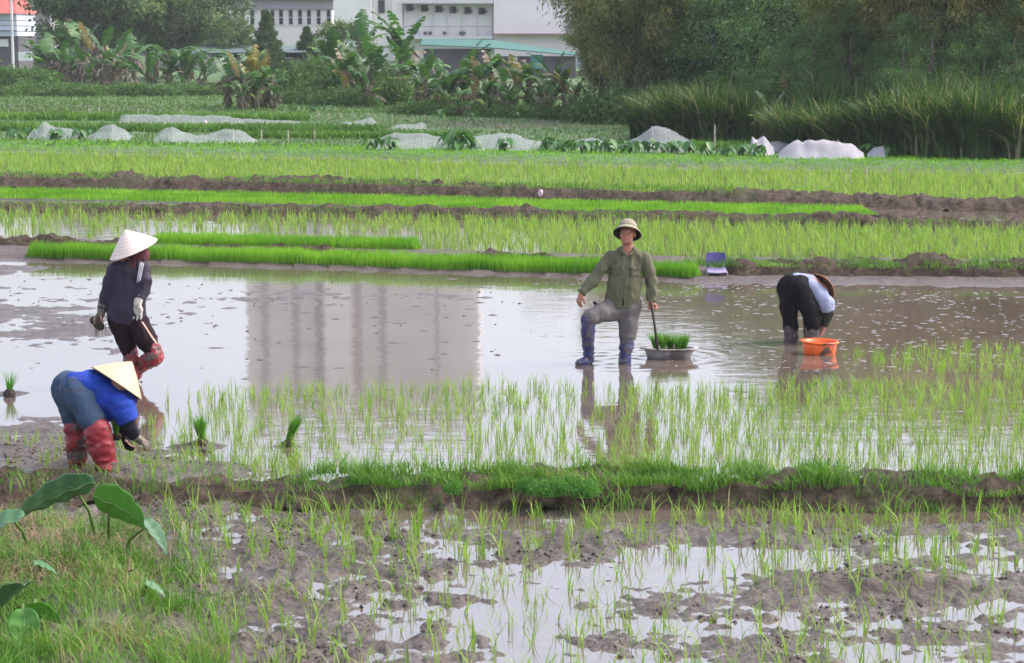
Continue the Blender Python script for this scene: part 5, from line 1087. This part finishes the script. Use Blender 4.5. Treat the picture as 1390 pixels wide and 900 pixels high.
def bundle(loc, n, h, r_, lean, label, group, w=.006, fan=.22, roots=.03):
    rg = np.random.default_rng(int(abs(loc[0]) * 1000) % 9999); a = rg.uniform(0, 6.28, n); q = r_ * rg.uniform(0, 1, n) ** .5; B = np.stack([q * np.cos(a), q * np.sin(a), 0 * a], 1)
    V, Q, T = blades(B, h * rg.uniform(.75, 1.1, n), w, np.abs(rg.normal(fan, .10, n)), a + rg.normal(0, .5, n), 4, 0, rg, rg.uniform(.1, 1, n)); V = V + np.array(lean)[None, :] * (V[:, 2:3] / h) ** 1.3
    o = empty('seedling_bundle', tuple(loc), label, 'seedlings', group); link('leaves', mesh_np('leaves', V, Q, T), BUN, o)
    rf = Field(.006); rf.ell((0, 0, .0), (r_ * 1.5 + roots * .3, r_ * 1.5 + roots * .3, roots), .02); link('roots', rf.mesh('roots', fold=.008, fold_s=.03), ROOT, o); return o
p = at(274, 608); p[2] = max(gz(p[0], p[1]), 0) + .02; bundle(p, 230, .27, .030, (-.03, 0, 0), 'upright dark green seedling bundle, left one of the pair near the blue shirted farmer', 'loose seedling bundles', .007)
p = at(391, 607); p[2] = max(gz(p[0], p[1]), 0) + .02; bundle(p, 260, .27, .028, (.12, 0, 0), 'seedling bundle leaning right, right one of the pair behind the near bund', 'loose seedling bundles', .007, .13)
p = at(13, 538); p[2] = max(gz(p[0], p[1]), 0) + .02; bundle(p, 70, .27, .028, (.03, 0, 0), 'lone seedling bundle on a mud patch at the left edge of the water', 'loose seedling bundles', .007, .40, .05)
for (dx, dy, h) in ((-.17, 0, .13), (-.09, -.03, .15), (.0, .04, .10), (.08, -.03, .12), (.15, .03, .11)):
    bundle((Gb[0] + dx + .02, Gb[1] + dy, .085), 200, h + .11, .032, (.02 * (1 if dx > 0 else -1), 0, 0), 'short bright bundle of rice seedlings standing in the grey basin', 'seedling bundles in the grey basin', .0055, .38, .02)

# ================================================================== woman in the dark jacket, seen from behind
wom, s, J = person(185, 524, 'person in pointed hat, dark striped tracksuit and red boots wading away at the left')
JAK = cloth('dark_plum_nylon', (.025, .019, .035), .2, .6, spec=.3); PLUM = cloth('black_maroon_trousers', (.014, .006, .009), .25, .75); WHT = cloth('white_stripe', (.62, .60, .62), .08); TAN_ = cloth('tan_stripe', (.50, .33, .26), .1); GLV = cloth('cream_knit_glove', (.52, .48, .42), .08, .9, (.25, .21, .17), (.52, .66), 8)
GLV2 = cloth('muddy_knit_glove', (.22, .20, .14), .2, .9, MUDC, (.45, .55), 10)
RED = cloth('red_rubber', (.24, .018, .024), .2, .4, (.085, .070, .062), (.50, .58), 6, .45)
fd = Field(.005); hc = J(193, 345, .02); Lh, Mh = head(fd, hc, (.75, .62, -.12), (.12, .05, 1), .95)
fd.cap(J(191, 350), J(186, 360, 0), .042, .05); fd.chain([J(181, 362), J(176, 400), J(176, 433)], [.12, .12, .12], .04, (0, 1, 0), 1.3)
wl = [J(159, 366, .02), J(146, 402, .05), J(140, 424, .02)]; wr = [J(200, 364, -.02), J(197, 394, -.06), J(192, 412, -.12)]
fd.chain(wl, [.045, .038, .028]); fd.chain(wr, [.045, .038, .028])
kl = [J(167, 440), J(178, 482, .03), J(177, 524, .05)]; kr = [J(189, 440, -.02), J(211, 481, -.12), J(187, 497, .12), J(176, 515, .30)]
fd.chain(kl, [.08, .055, .04]); fd.chain(kr, [.08, .055, .045, .04]); hand(fd, wl[2], (-.35, 0, -.9), (1, .2, 0), .9, 1, .16); hand(fd, wr[2], (-.12, .02, -1), (-.2, 1, 0), .35, 1, .16)
link('body', fd.mesh('body'), SKIN2, wom)
jk = Field(.0065); jk.cap(J(165, 367, .01), J(196, 365, -.01), .070, .070, .06, (0, 1, 0), 1.1); jk.cap(J(189, 353), J(182, 366), .082, .11, .05); jk.chain([J(180, 373), J(177, 398), J(174, 420), J(173, 437)], [.165, .175, .190, .192], .05, (.15, 1, 0), 1.5, 1)
jk.chain([wl[0], (wl[0] + wl[1]) / 2, wl[1], J(141, 419, .03)], [.072, .068, .060, .050], .04, cut=1); jk.chain([wr[0], J(200, 380, -.05), wr[1], J(194.5, 406, -.10)], [.076, .072, .064, .056], .04, cut=1)
jm = jk.mesh('jacket', fold=.012, fold_s=.095, seed=21, stretch=(1, 1, .55)); jo = link('jacket', jm, JAK, wom)
for q in range(3):
    decal('sleeve_stripe', jm, [[(196.2 + q * 2.1, 355.5 + q * 1.2), (197.4 + q * 2.1, 355.5 + q * 1.4)], [(194.0 + q * 2.1, 370), (195.3 + q * 2.1, 370)], [(192.2 + q * 2.1, 384 - q), (193.4 + q * 2.1, 384 - q)]], J, WHT, jo, .004, dirv=RAY)
tr_ = Field(.0065); tr_.cap(J(166, 436), J(186, 436), .125, .120, .05, (0, 1, 0), 1.2); tr_.chain([kl[0], J(172, 460, .01), J(178, 484, .03)], [.118, .095, .075], .05, cut=1); tr_.chain([kr[0], J(201, 460, -.07), J(213, 477, -.12)], [.122, .105, .082], .05, cut=1)
tm = tr_.mesh('trousers', fold=.007, fold_s=.09, seed=22, stretch=(1, 1, .6)); to = link('trousers', tm, PLUM, wom); decal('side_stripe', tm, [[(196.5, 437), (198.0, 436.5)], [(206.5, 452), (208.0, 451)], [(219.0, 471), (220.5, 470)]], J, TAN_, to, .005, sub=8, dirv=RAY)
b1 = Field(.006); b1.chain([J(213, 474, -.12), J(213.5, 484, -.12), J(200, 491, 0), J(186, 498, .12), J(176, 512, .28)], [.078, .088, .080, .066, .060], .03); link('boot', b1.mesh('boot', fold=.009, fold_s=.06, seed=23), RED, wom)
b2 = Field(.006); b2.chain([J(178, 479, .03), J(178, 500, .04), J(177, 528, .05)], [.083, .078, .068], .03, cut=2); link('boot', b2.mesh('boot', fold=.009, fold_s=.06, seed=24), RED, wom)
g1 = Field(.0045); g1.chain([J(194.5, 402, -.10), J(192.5, 412, -.12)], [.055, .042], .02, cut=0); hand(g1, J(192, 413, -.12), (-.10, .02, -1), (-.3, -1, 0), .25, -1, .185, 1.45, .12); link('glove', g1.mesh('glove'), GLV, wom)
g2 = Field(.0045); g2.chain([J(142, 414, .03), J(139, 426, .02)], [.054, .044], .02); hand(g2, J(139, 426, .02), (-.45, -.05, -.8), (.7, -.6, 0), .8, 1, .17, 1.45); link('glove', g2.mesh('glove'), GLV2, wom)
sc_ = Field(.006); sc_.ell(J(194, 346, .02), (.095, .095, .105), .03); sc_.cap(J(192, 350), J(186, 361, -.01), .080, .092, .04); sc_.sub(J(204, 344, .10), (.055, .05, .055)); link('headscarf', sc_.mesh('headscarf', fold=.006, fold_s=.05), cloth('maroon_headscarf', (.115, .035, .045), .3), wom)
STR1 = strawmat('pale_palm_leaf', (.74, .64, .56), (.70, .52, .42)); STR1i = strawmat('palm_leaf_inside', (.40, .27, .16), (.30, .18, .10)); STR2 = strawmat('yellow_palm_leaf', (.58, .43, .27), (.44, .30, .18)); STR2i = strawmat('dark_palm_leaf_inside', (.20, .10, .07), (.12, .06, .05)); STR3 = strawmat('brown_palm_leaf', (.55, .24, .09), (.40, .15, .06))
cone_hat(wom, tuple(J(186.0, 338.5, .0)), (-.36, -.16, .92), .265, .225, STR1, STR1i)
# held clump
fc = Field(.005); fc.ell((0, 0, 0), (.052, .045, .05), .03); fc.ell((.03, 0, -.04), (.04, .04, .04), .03); fc.ell((-.03, 0, .02), (.035, .035, .03), .03); cm = fc.mesh('mud_lump', fold=.012, fold_s=.03)
G_ = np.array(wom.location); pz = G_ + J(134, 437, .0); o = empty('held_clump', tuple(pz), 'dark clump of muddy seedlings dangling roots from the gloved hand of the standing farmer', 'seedlings'); link('mud_lump', cm, ROOT, o)
n = 26; r_ = np.random.default_rng(3); B = np.stack([r_.normal(0, .025, n), r_.normal(0, .02, n), -.02 + 0 * r_.normal(0, 1, n)], 1); V, Q, T = blades(B, -r_.uniform(.08, .24, n), .004, np.abs(r_.normal(.15, .1, n)), segs=3, rng=r_); link('roots', mesh_np('roots', V, Q, T), ROOT, o)

# ================================================================== farmer in the blue shirt, bent over
blu, s, J = person(130, 645, 'person in blue shirt, jeans and pointed hat bent over the mud at lower left')
BLUE = cloth('royal_blue_cotton', (.020, .055, .34), .18, .75, (.045, .060, .20), (.55, .75)); JEAN = cloth('faded_denim', (.050, .082, .135), .18, .8, scale=9); BLKS = cloth('black_knit_sleeve', (.010, .010, .016), .2, .9)
fd = Field(.005); Lh, Mh = head(fd, J(166, 527, -.02), (.75, .25, -.75), (.6, .1, .7), .95)
hipA, hipB = J(100, 533, .03), J(119, 540, -.10); k1 = [hipA, J(102, 585, .02), J(103, 640, .06)]; k2 = [hipB, J(141, 588, -.18), J(155, 648, -.12)]
sl_ = J(164, 533, .14); sr_ = J(172, 546, -.10); el_ = J(177, 573, -.10); wr_ = J(191, 594, -.04); sl2 = [sl_, J(163, 572, .16), J(168, 594, .10)]
fd.chain([J(110, 526), J(140, 530, 0), J(164, 536, .02)], [.13, .12, .12], .04); fd.chain(k1, [.09, .055, .04]); fd.chain(k2, [.09, .055, .04]); fd.cap(k2[2], J(165, 652, -.18), .04, .035); fd.chain([sr_, el_, wr_], [.045, .038, .028]); fd.chain(sl2, [.045, .036, .028]); fd.cap(J(166, 535, .02), J(166, 528, 0), .05, .05)
hand(fd, wr_, (.75, -.1, -.55), (-.5, 0, -1), .7, 1, .165); hand(fd, sl2[2], (.3, -.2, -.9), (1, 0, 0), .8, 1, .165); link('body', fd.mesh('body'), SKIN2, blu)
bs = Field(.0065); bs.chain([J(108, 519, -.02), J(124, 524, -.01), J(145, 535, .0), J(162, 541, .02)], [.105, .130, .150, .150], .06, None, 1); bs.cap(J(135, 545, -.02), J(150, 557, -.02), .09, .085, .06); bs.cap(sl_, J(163, 556, .16), .078, .066, .05); bs.chain([J(168, 543, -.09), J(174, 556, -.11), J(178, 567, -.10)], [.100, .085, .080], .05, cut=1)
bm = bs.mesh('shirt', fold=.014, fold_s=.10, seed=31, stretch=(.6, 1, 1)); bo = link('shirt', bm, BLUE, blu)
jn = Field(.0065); jn.cap(J(92, 527, .04), J(110, 534, -.08), .128, .132, .06); jn.cap(J(96, 518, .02), J(110, 522, -.04), .095, .10, .06); jn.cap(J(95, 540, .04), J(118, 545, -.08), .11, .115, .06); jn.chain([hipA, J(100, 560, .03), J(102, 584, .02)], [.115, .092, .074], .05, cut=1); jn.chain([hipB, J(130, 565, -.15), J(140, 588, -.18)], [.125, .104, .086], .05, cut=1)
jm = jn.mesh('jeans', fold=.0055, fold_s=.10, seed=33); jo = link('jeans', jm, JEAN, blu); STI = cloth('jeans_seam', (.16, .14, .14), .2); JD = cloth('dark_denim', (.040, .066, .112), .15)
pk = decal('back_pocket', jm, [[(98.6, 511), (110, 509.5), (121, 511)], [(98.6, 520), (110, 523), (121, 521)], [(99.6, 525), (110, 528.5), (120, 525.5)]], J, JD, jo, .004, dirv=RAY)
for a, b in (((98.6, 511), (121, 511)), ((98.6, 525.5), (110, 529)), ((110, 529), (120.6, 525.5))): decal('pocket_seam', jm, [[a, b], [(a[0], a[1] + .7), (b[0], b[1] + .7)]], J, STI, pk or jo, .0075, sub=10, dirv=RAY)
decal('seat_seam', jm, [[(89, 511), (89.7, 511)], [(89.5, 527), (90.3, 527)], [(94, 545), (94.8, 545)]], J, STI, jo, .005, sub=8, dirv=RAY)
b1 = Field(.006); b1.chain([J(102.5, 579, .02), J(104, 600, .03), J(104, 620, .04), J(103, 640, .06)], [.092, .088, .074, .066], .03, cut=2); link('boot', b1.mesh('boot', fold=.009, fold_s=.07, seed=41, stretch=(.6, .6, 1)), RED, blu)
RED2 = cloth('red_rubber_muddy_shin', (.26, .024, .032), .2, .45, (.20, .13, .11), (.56, .66), 5, .4); MB2 = cloth('dried_mud_band', (.12, .095, .080), .25, .9)
b2 = Field(.006); b2.chain([J(140, 583, -.18), J(144, 605, -.16), J(149, 628, -.13), J(154, 650, -.12)], [.112, .104, .090, .078], .03, cut=2); b2.cap(J(155, 648, -.12), J(163, 652, -.20), .06, .05, .03); b2m = b2.mesh('boot', fold=.008, fold_s=.07, seed=42, stretch=(.6, .6, 1)); b2o = link('boot', b2m, RED2, blu); b2o['label'] = 'red boot with a grey mud band round the shin'
mbf = Field(.006); mbf.chain([J(148.3, 627, -.13), J(151.5, 642, -.125)], [.097, .090], .02, cut=2); link('mud_band', mbf.mesh('mud_band', fold=.006, fold_s=.04, seed=43), MB2, b2o)
mbf = Field(.006); mbf.chain([J(104, 610, .035), J(104, 621, .042)], [.086, .080], .02, cut=2); link('mud_band', mbf.mesh('mud_band', fold=.006, fold_s=.04, seed=44), MB2, blu)
sl3 = Field(.006); sl3.chain([J(177.5, 565, -.10), J(179, 578, -.10), J(187, 591, -.06)], [.066, .062, .048], .03, cut=1); link('over_sleeve', sl3.mesh('over_sleeve', fold=.004, fold_s=.05), BLKS, blu); sl4 = Field(.006); sl4.chain([J(163, 556, .16), J(163, 575, .15), J(167, 592, .11)], [.056, .054, .042], .03, cut=1); link('over_sleeve', sl4.mesh('over_sleeve'), BLKS, blu)
g1 = Field(.0045); g1.chain([J(186, 590, -.06), J(191, 595, -.04)], [.045, .034], .02); hand(g1, J(190, 594, -.04), (.80, -.1, -.50), (-.5, 0, -1), .65, 1, .165, 1.35); link('glove', g1.mesh('glove'), GLV2, blu)
g2 = Field(.0045); g2.chain([J(166, 588, .12), J(168, 595, .10)], [.042, .034], .02); hand(g2, J(168, 595, .10), (.3, -.2, -.9), (1, 0, 0), .8, 1, .165, 1.3); link('glove', g2.mesh('glove'), BLKS, blu)
cone_hat(blu, tuple(J(161, 519, .03)), (.545, .26, .80), .250, .225, STR2, STR2i)
G_ = np.array(blu.location); p = G_ + J(160, 592, -.02); bundle(p, 120, .26, .022, (-.02, 0, 0), 'green seedling bundle held in the far hand of the blue shirted farmer', 'held seedling bundles', .006, .3, .03)

# ================================================================== farmer in black trousers on the right
rgt, s, J = person(1085, 465, 'person in black trousers and pale blue shirt bent double beside the orange basin')
BLKT = cloth('faded_black_cotton', (.009, .008, .009), .3, .8, (.04, .036, .032), (.60, .75), 9); PALE = cloth('pale_blue_cotton', (.30, .33, .46), .08, .8); MBOOT = cloth('muddy_grey_boot', (.085, .065, .062), .2, .6, (.17, .14, .13), (.5, .65), 7); DKS = cloth('dark_green_sleeve', (.030, .034, .026), .2)
fd = Field(.005); Lh, Mh = head(fd, J(1112, 397, .06), (.55, .2, -.85), (.7, .1, .5), .95); hA, hB = J(1070, 396, .06), J(1086, 398, -.06); q1 = [hA, J(1073, 430, .05), J(1075, 467, .08)]; q2 = [hB, J(1100, 432, -.10), J(1101, 470, -.06)]
s1, e1, w1 = J(1116, 404, -.06), J(1122, 424, -.08), J(1116, 446, -.08); s2, e2, w2 = J(1112, 400, .16), J(1116, 424, .16), J(1112, 446, .08)
fd.chain([J(1080, 388), J(1098, 388), J(1112, 396, .03)], [.12, .115, .11], .04); fd.chain(q1, [.09, .055, .04]); fd.chain(q2, [.09, .055, .04]); fd.chain([s1, e1, w1], [.045, .038, .028]); fd.chain([s2, e2, w2], [.045, .038, .028]); fd.cap(J(1112, 397, .04), J(1112, 395, .06), .05, .05)
hand(fd, w1, (-.35, 0, -.9), (-1, 0, 0), .8, 1, .165, 1.1); hand(fd, w2, (-.2, -.3, -.9), (-1, 0, 0), .8, 1, .165, 1.1); link('body', fd.mesh('body'), SKIN, rgt)
ps = Field(.0065); ps.chain([J(1080, 383, 0), J(1096, 388, 0), J(1110, 399, .03)], [.106, .118, .118], .06); ps.chain([J(1112, 403, -.06), J(1120, 413, -.08), J(1122.5, 422, -.08)], [.095, .080, .074], .05, cut=1); ps.chain([s2, e2], [.07, .06], .04, cut=1); pm = ps.mesh('shirt', fold=.008, fold_s=.09, seed=51, stretch=(.7, 1, 1)); link('shirt', pm, PALE, rgt)
tt = Field(.0065); tt.cap(J(1069, 390, .05), J(1083, 390, -.05), .125, .128, .06); tt.cap(J(1072, 385, .0), J(1091, 386, 0), .108, .110, .06); tt.chain([hA, J(1071, 418, .05), J(1074, 442, .06), J(1075, 449, .065)], [.130, .096, .076, .076], .05, cut=1); tt.chain([hB, J(1095, 416, -.08), J(1100, 438, -.10), J(1100, 448, -.09)], [.130, .106, .094, .092], .05, cut=1); ttm = tt.mesh('trousers', fold=.009, fold_s=.11, seed=52, stretch=(.8, 1, .6)); link('trousers', ttm, BLKT, rgt)
for pts, rr in (([J(1074, 444, .06), J(1075, 455, .07), J(1075, 470, .08)], [.084, .082, .080]), ([J(1100, 446, -.09), J(1101, 456, -.08), J(1101, 472, -.06)], [.098, .092, .086])):
    bf = Field(.006); bf.chain(pts, rr, .03, cut=2); link('boot', bf.mesh('boot', fold=.007, fold_s=.06, seed=53), MBOOT, rgt)
for pts in ([J(1122.5, 420, -.08), e1 + np.array([.0, 0, -.02]), J(1117, 443, -.08)], [e2 + np.array([0, 0, .02]), e2, J(1112, 443, .09)]):
    sf = Field(.006); sf.chain(pts, [.062, .060, .046], .03, cut=1); link('over_sleeve', sf.mesh('over_sleeve', fold=.004, fold_s=.05), DKS, rgt)
cone_hat(rgt, tuple(J(1112.5, 391, .05)), (.60, .66, .45), .20, .12, STR3, STR2i)
G_ = np.array(rgt.location); p = G_ + J(1111, 450, -.04); bundle(p, 110, .22, .02, (-.02, 0, .0), 'small seedling bundle in the hands of the farmer beside the orange basin', 'held seedling bundles', .006, .3, .02)

# ================================================================== child's chair
G_ = at(972, 374, .04); ch = empty('child_chair', tuple(G_), 'small purple plastic chair standing low in the mud against the grassy bund', 'chair', rz=0); sc0 = F / G_[1]
PUR = plain('purple_plastic', (.080, .066, .22), .4, .1, 3, c2=(.17, .13, .38), thr=(.52, .75), spec=.4); PURL = plain('pale_purple_plastic', (.22, .17, .36), .45, .15, 5, c2=(.36, .31, .44)); GRL = plain('grey_plastic_leg', (.36, .33, .38), .5, .2, 6, c2=(.15, .12, .12))  # second purple is paler, for the seat and back supports
def rounded(w, h, r_, t_, bow, z0, y0, tilt, name, mat, hole=None):
    """curved plastic panel with rounded corners"""
    nx, nz = 18, 12; V = []; Fq = []
    for sgn in (0, 1):
        for i in range(nz + 1):
            for j in range(nx + 1):
                u, v = j / nx * 2 - 1, i / nz * 2 - 1; su = math.copysign(abs(u) ** .9, u) if u else 0; k = 1 - max(0, abs(v) - (1 - 2 * r_ / h)) ** 2 * (2 * r_ / w) / ((2 * r_ / h) ** 2) * 1.0
                x = w / 2 * su * k; z = h / 2 * v * (1 - .08 * u * u * (v > 0)); y = bow * (1 - u * u) + sgn * t_; V.append((x, y0 + y * math.cos(tilt) + z * math.sin(tilt), z0 + z * math.cos(tilt)))
    N = (nz + 1) * (nx + 1)
    for i in range(nz):
        for j in range(nx):
            a = i * (nx + 1) + j; q = (a, a + 1, a + nx + 2, a + nx + 1); Fq += [q, tuple(x_ + N for x_ in q[::-1])]
    for i in range(nz): a, b = i * (nx + 1), i * (nx + 1) + nx; Fq += [(a, a + nx + 1, a + nx + 1 + N, a + N), (b + nx + 1, b, b + N, b + nx + 1 + N)]
    for j in range(nx): a, b = j, nz * (nx + 1) + j; Fq += [(a + 1, a, a + N, a + 1 + N), (b, b + 1, b + 1 + N, b + N)]
    return MB().add(V, Fq).build(name, mat, ch, True)
rounded(.325, .215, .04, .014, .035, .262, .10, .16, 'backrest', PUR)
for q in (-1, 1): MB().box((q * .135, .085, .155), (.045, .02, .07)).build('back_support', PURL, ch)
b = MB(); xs_ = np.linspace(-1, 1, 13); V = []; Fq = []
for j, v_ in enumerate(np.linspace(0, 1, 8)):
    for u in xs_: V.append((u * (.155 + .0 * v_), -.16 + .25 * v_, .075 + .05 * v_ + .012 * u * u - .012 * (1 - v_) ** 3))
n_ = 13
for (x_, y_, z_) in list(V): V.append((x_, y_, z_ - .014))
N = 13 * 8
for j in range(7):
    for i in range(12): a = j * n_ + i; q = (a, a + 1, a + n_ + 1, a + n_); Fq += [q, tuple(t + N for t in q[::-1])]
for i in range(12): Fq += [(i + 1, i, i + N, i + 1 + N), (7 * n_ + i, 7 * n_ + i + 1, 7 * n_ + i + 1 + N, 7 * n_ + i + N)]
for j in range(7): Fq += [(j * n_, j * n_ + n_, j * n_ + n_ + N, j * n_ + N), (j * n_ + 12 + n_, j * n_ + 12, j * n_ + 12 + N, j * n_ + 12 + n_ + N)]
b.add(V, Fq).build('seat', PURL, ch, True)
for qx in (-1, 1):
    for qy in (-.13, .08): MB().tube([(qx * .165, qy, -.10), (qx * .165, qy, .04), (qx * .150, qy + .01, .085)], [.016, .017, .018], 8).build('leg', GRL, ch, True)
    MB().tube([(qx * .165, -.13, .045), (qx * .165, .08, .05)], .012, 6).build('side_rail', GRL, ch, True)
ch.scale = (.95, .95, .95)

# ================================================================== big taro leaves at lower left
TARO2 = leafmat('near_taro_leaf', [(0, (.105, .215, .125)), (.5, (.070, .215, .050)), (1, (.14, .36, .04))], .35, .4, .5)  # low tint end has the grey sheen of a glossy leaf painted in
VEIN = plain('leaf_vein', (.16, .27, .08), .5, .1, 9)
def big_leaf(tip_px, depth, L, a, dip, roll, tint, label, wid=.8, foot=None):
    D = depth; x = X_at(tip_px[0], D); z = zpx(tip_px[1], D); fx, fy = (foot if foot else (x - .15, D + .1)); g0 = gz(fx, fy) - .02
    o = empty('taro_leaf_plant', (fx, fy, g0), label, 'taro plant', 'near taro plants'); rel = np.array([x - fx, D - fy, z - g0])
    MB().tube([(0, 0, 0), rel * np.array([.35, .35, .6]), rel * np.array([.75, .75, .93]), rel], [.014, .011, .008, .006], 7).build('stalk', STALK, o, True)
    V, Q, T = heart_leaf(rel, a, L, dip, None, tint, wid, 17, 7, roll); lm = mesh_np('leaf', V, Q, T, True); lf = link('leaf', lm, TARO2, o)
    vb = MB(); k_ = 15; vb.tube([V[i * k_ + 7] for i in range(17)], [.004 * (1 - i / 18) + .001 for i in range(17)], 5)
    for i in (4, 6, 8, 10, 12):
        for sg in (-1, 1): vb.tube([V[(i + q_ // 2) * k_ + 7 + sg * q_] for q_ in range(0, 7)], .0014, 4, cap=False)
    vb.build('veins', VEIN, lf)
    md = lf.modifiers.new('s', 'SOLIDIFY'); md.thickness = .0015
    dv = np.array([math.cos(a) * math.cos(dip), math.sin(a) * math.cos(dip), -math.sin(dip)]); return o
big_leaf((84, 672), 14.5, .46, PI + .15, .30, .85, .12, 'large grey green taro leaf pointing left at the top of the near left corner', .62, (-2.95, 14.9))
big_leaf((138, 690), 14.4, .34, -.10, .42, -1.15, .85, 'large taro leaf with a bright green underside pointing right in the near left corner', .85, (-2.85, 14.75))
big_leaf((196, 726), 14.2, .22, -.5, .80, .25, .1, 'small dark taro leaf drooping over the mud right of the bright leaf', .5, (-2.75, 14.6))
big_leaf((-4, 716), 13.8, .30, PI + .2, .3, -.2, .2, 'taro leaf cut by the left edge below the large grey green one', .8, (-3.3, 14.3))
big_leaf((28, 846), 12.25, .19, .55, .35, -.7, .95, 'round light green taro leaf near the lower left edge', 1.0, (-3.0, 13.1))
big_leaf((14, 862), 12.1, .24, -1.1, 1.1, .4, .75, 'taro leaf pointing down at the lower left corner', .8, (-3.05, 12.95))
big_leaf((6, 812), 12.5, .22, 2.4, .5, .1, .0, 'dark taro leaf above the round light green one at the left edge', .9, (-3.25, 13.2))
big_leaf((38, 778), 13.0, .13, .1, .35, .1, .3, 'small taro leaf among the weeds at the left', .7, (-3.1, 13.7)); big_leaf((192, 808), 13.0, .12, 0, .5, .2, .2, 'small taro leaf at the right edge of the weeds', .7, (-2.4, 13.6))
# thin dry twig
tw = MB().tube([at(255, 672, .38) - (0, 2.2, 0), at(225, 705, .28) - (0, 1.5, 0), at(180, 728, .16), at(128, 746, .12)], [.003, .005, .006, .007], 5).build('twig', plain('brown_twig', (.15, .075, .05), .7, .2, 20)); tag(tw, 'thin reddish brown twig sticking out past the big taro leaf', 'twig')
# litter on the mud
for px, py, lab in ((197, 764, 'white scrap of plastic on the mud by the weeds'), (1166, 661, 'curved white scrap on top of the near bund'), (1206, 663, 'small pale scrap right of the curved one on the near bund')):
    p = at(px, py, .12 if py < 700 else .02); sfm = Field(.003); sfm.cap((-.02, 0, 0), (.02, .005, .012), .012, .010, .01, (0, 0, 1), 2); sfm.cap((.02, .005, .012), (.04, 0, 0), .010, .006, .01); o = link('plastic_scrap', sfm.mesh('plastic_scrap', fold=.003, fold_s=.02), WB); o.location = (p[0], p[1], (gz(p[0], p[1]) if py > 700 else .17) + .01); tag(o, lab, 'litter', 'plastic scraps')
# ------------------------------------------------------------------ air
if HAZE:
    hz = MB().box((0, 0, 24), (2100, 2200, 52)); hm = bpy.data.materials.new('haze'); hm.use_nodes = True; nt = hm.node_tree; nt.nodes.clear()
    vo = nt.nodes.new('ShaderNodeVolumePrincipled'); vo.inputs['Density'].default_value = HAZE; vo.inputs['Color'].default_value = (.88, .90, .98, 1); vo.inputs['Anisotropy'].default_value = .2
    oo = nt.nodes.new('ShaderNodeOutputMaterial'); nt.links.new(vo.outputs[0], oo.inputs['Volume'])
    tag(hz.build('haze', hm), 'thin pale haze in the air over the fields', 'haze', kind='stuff')
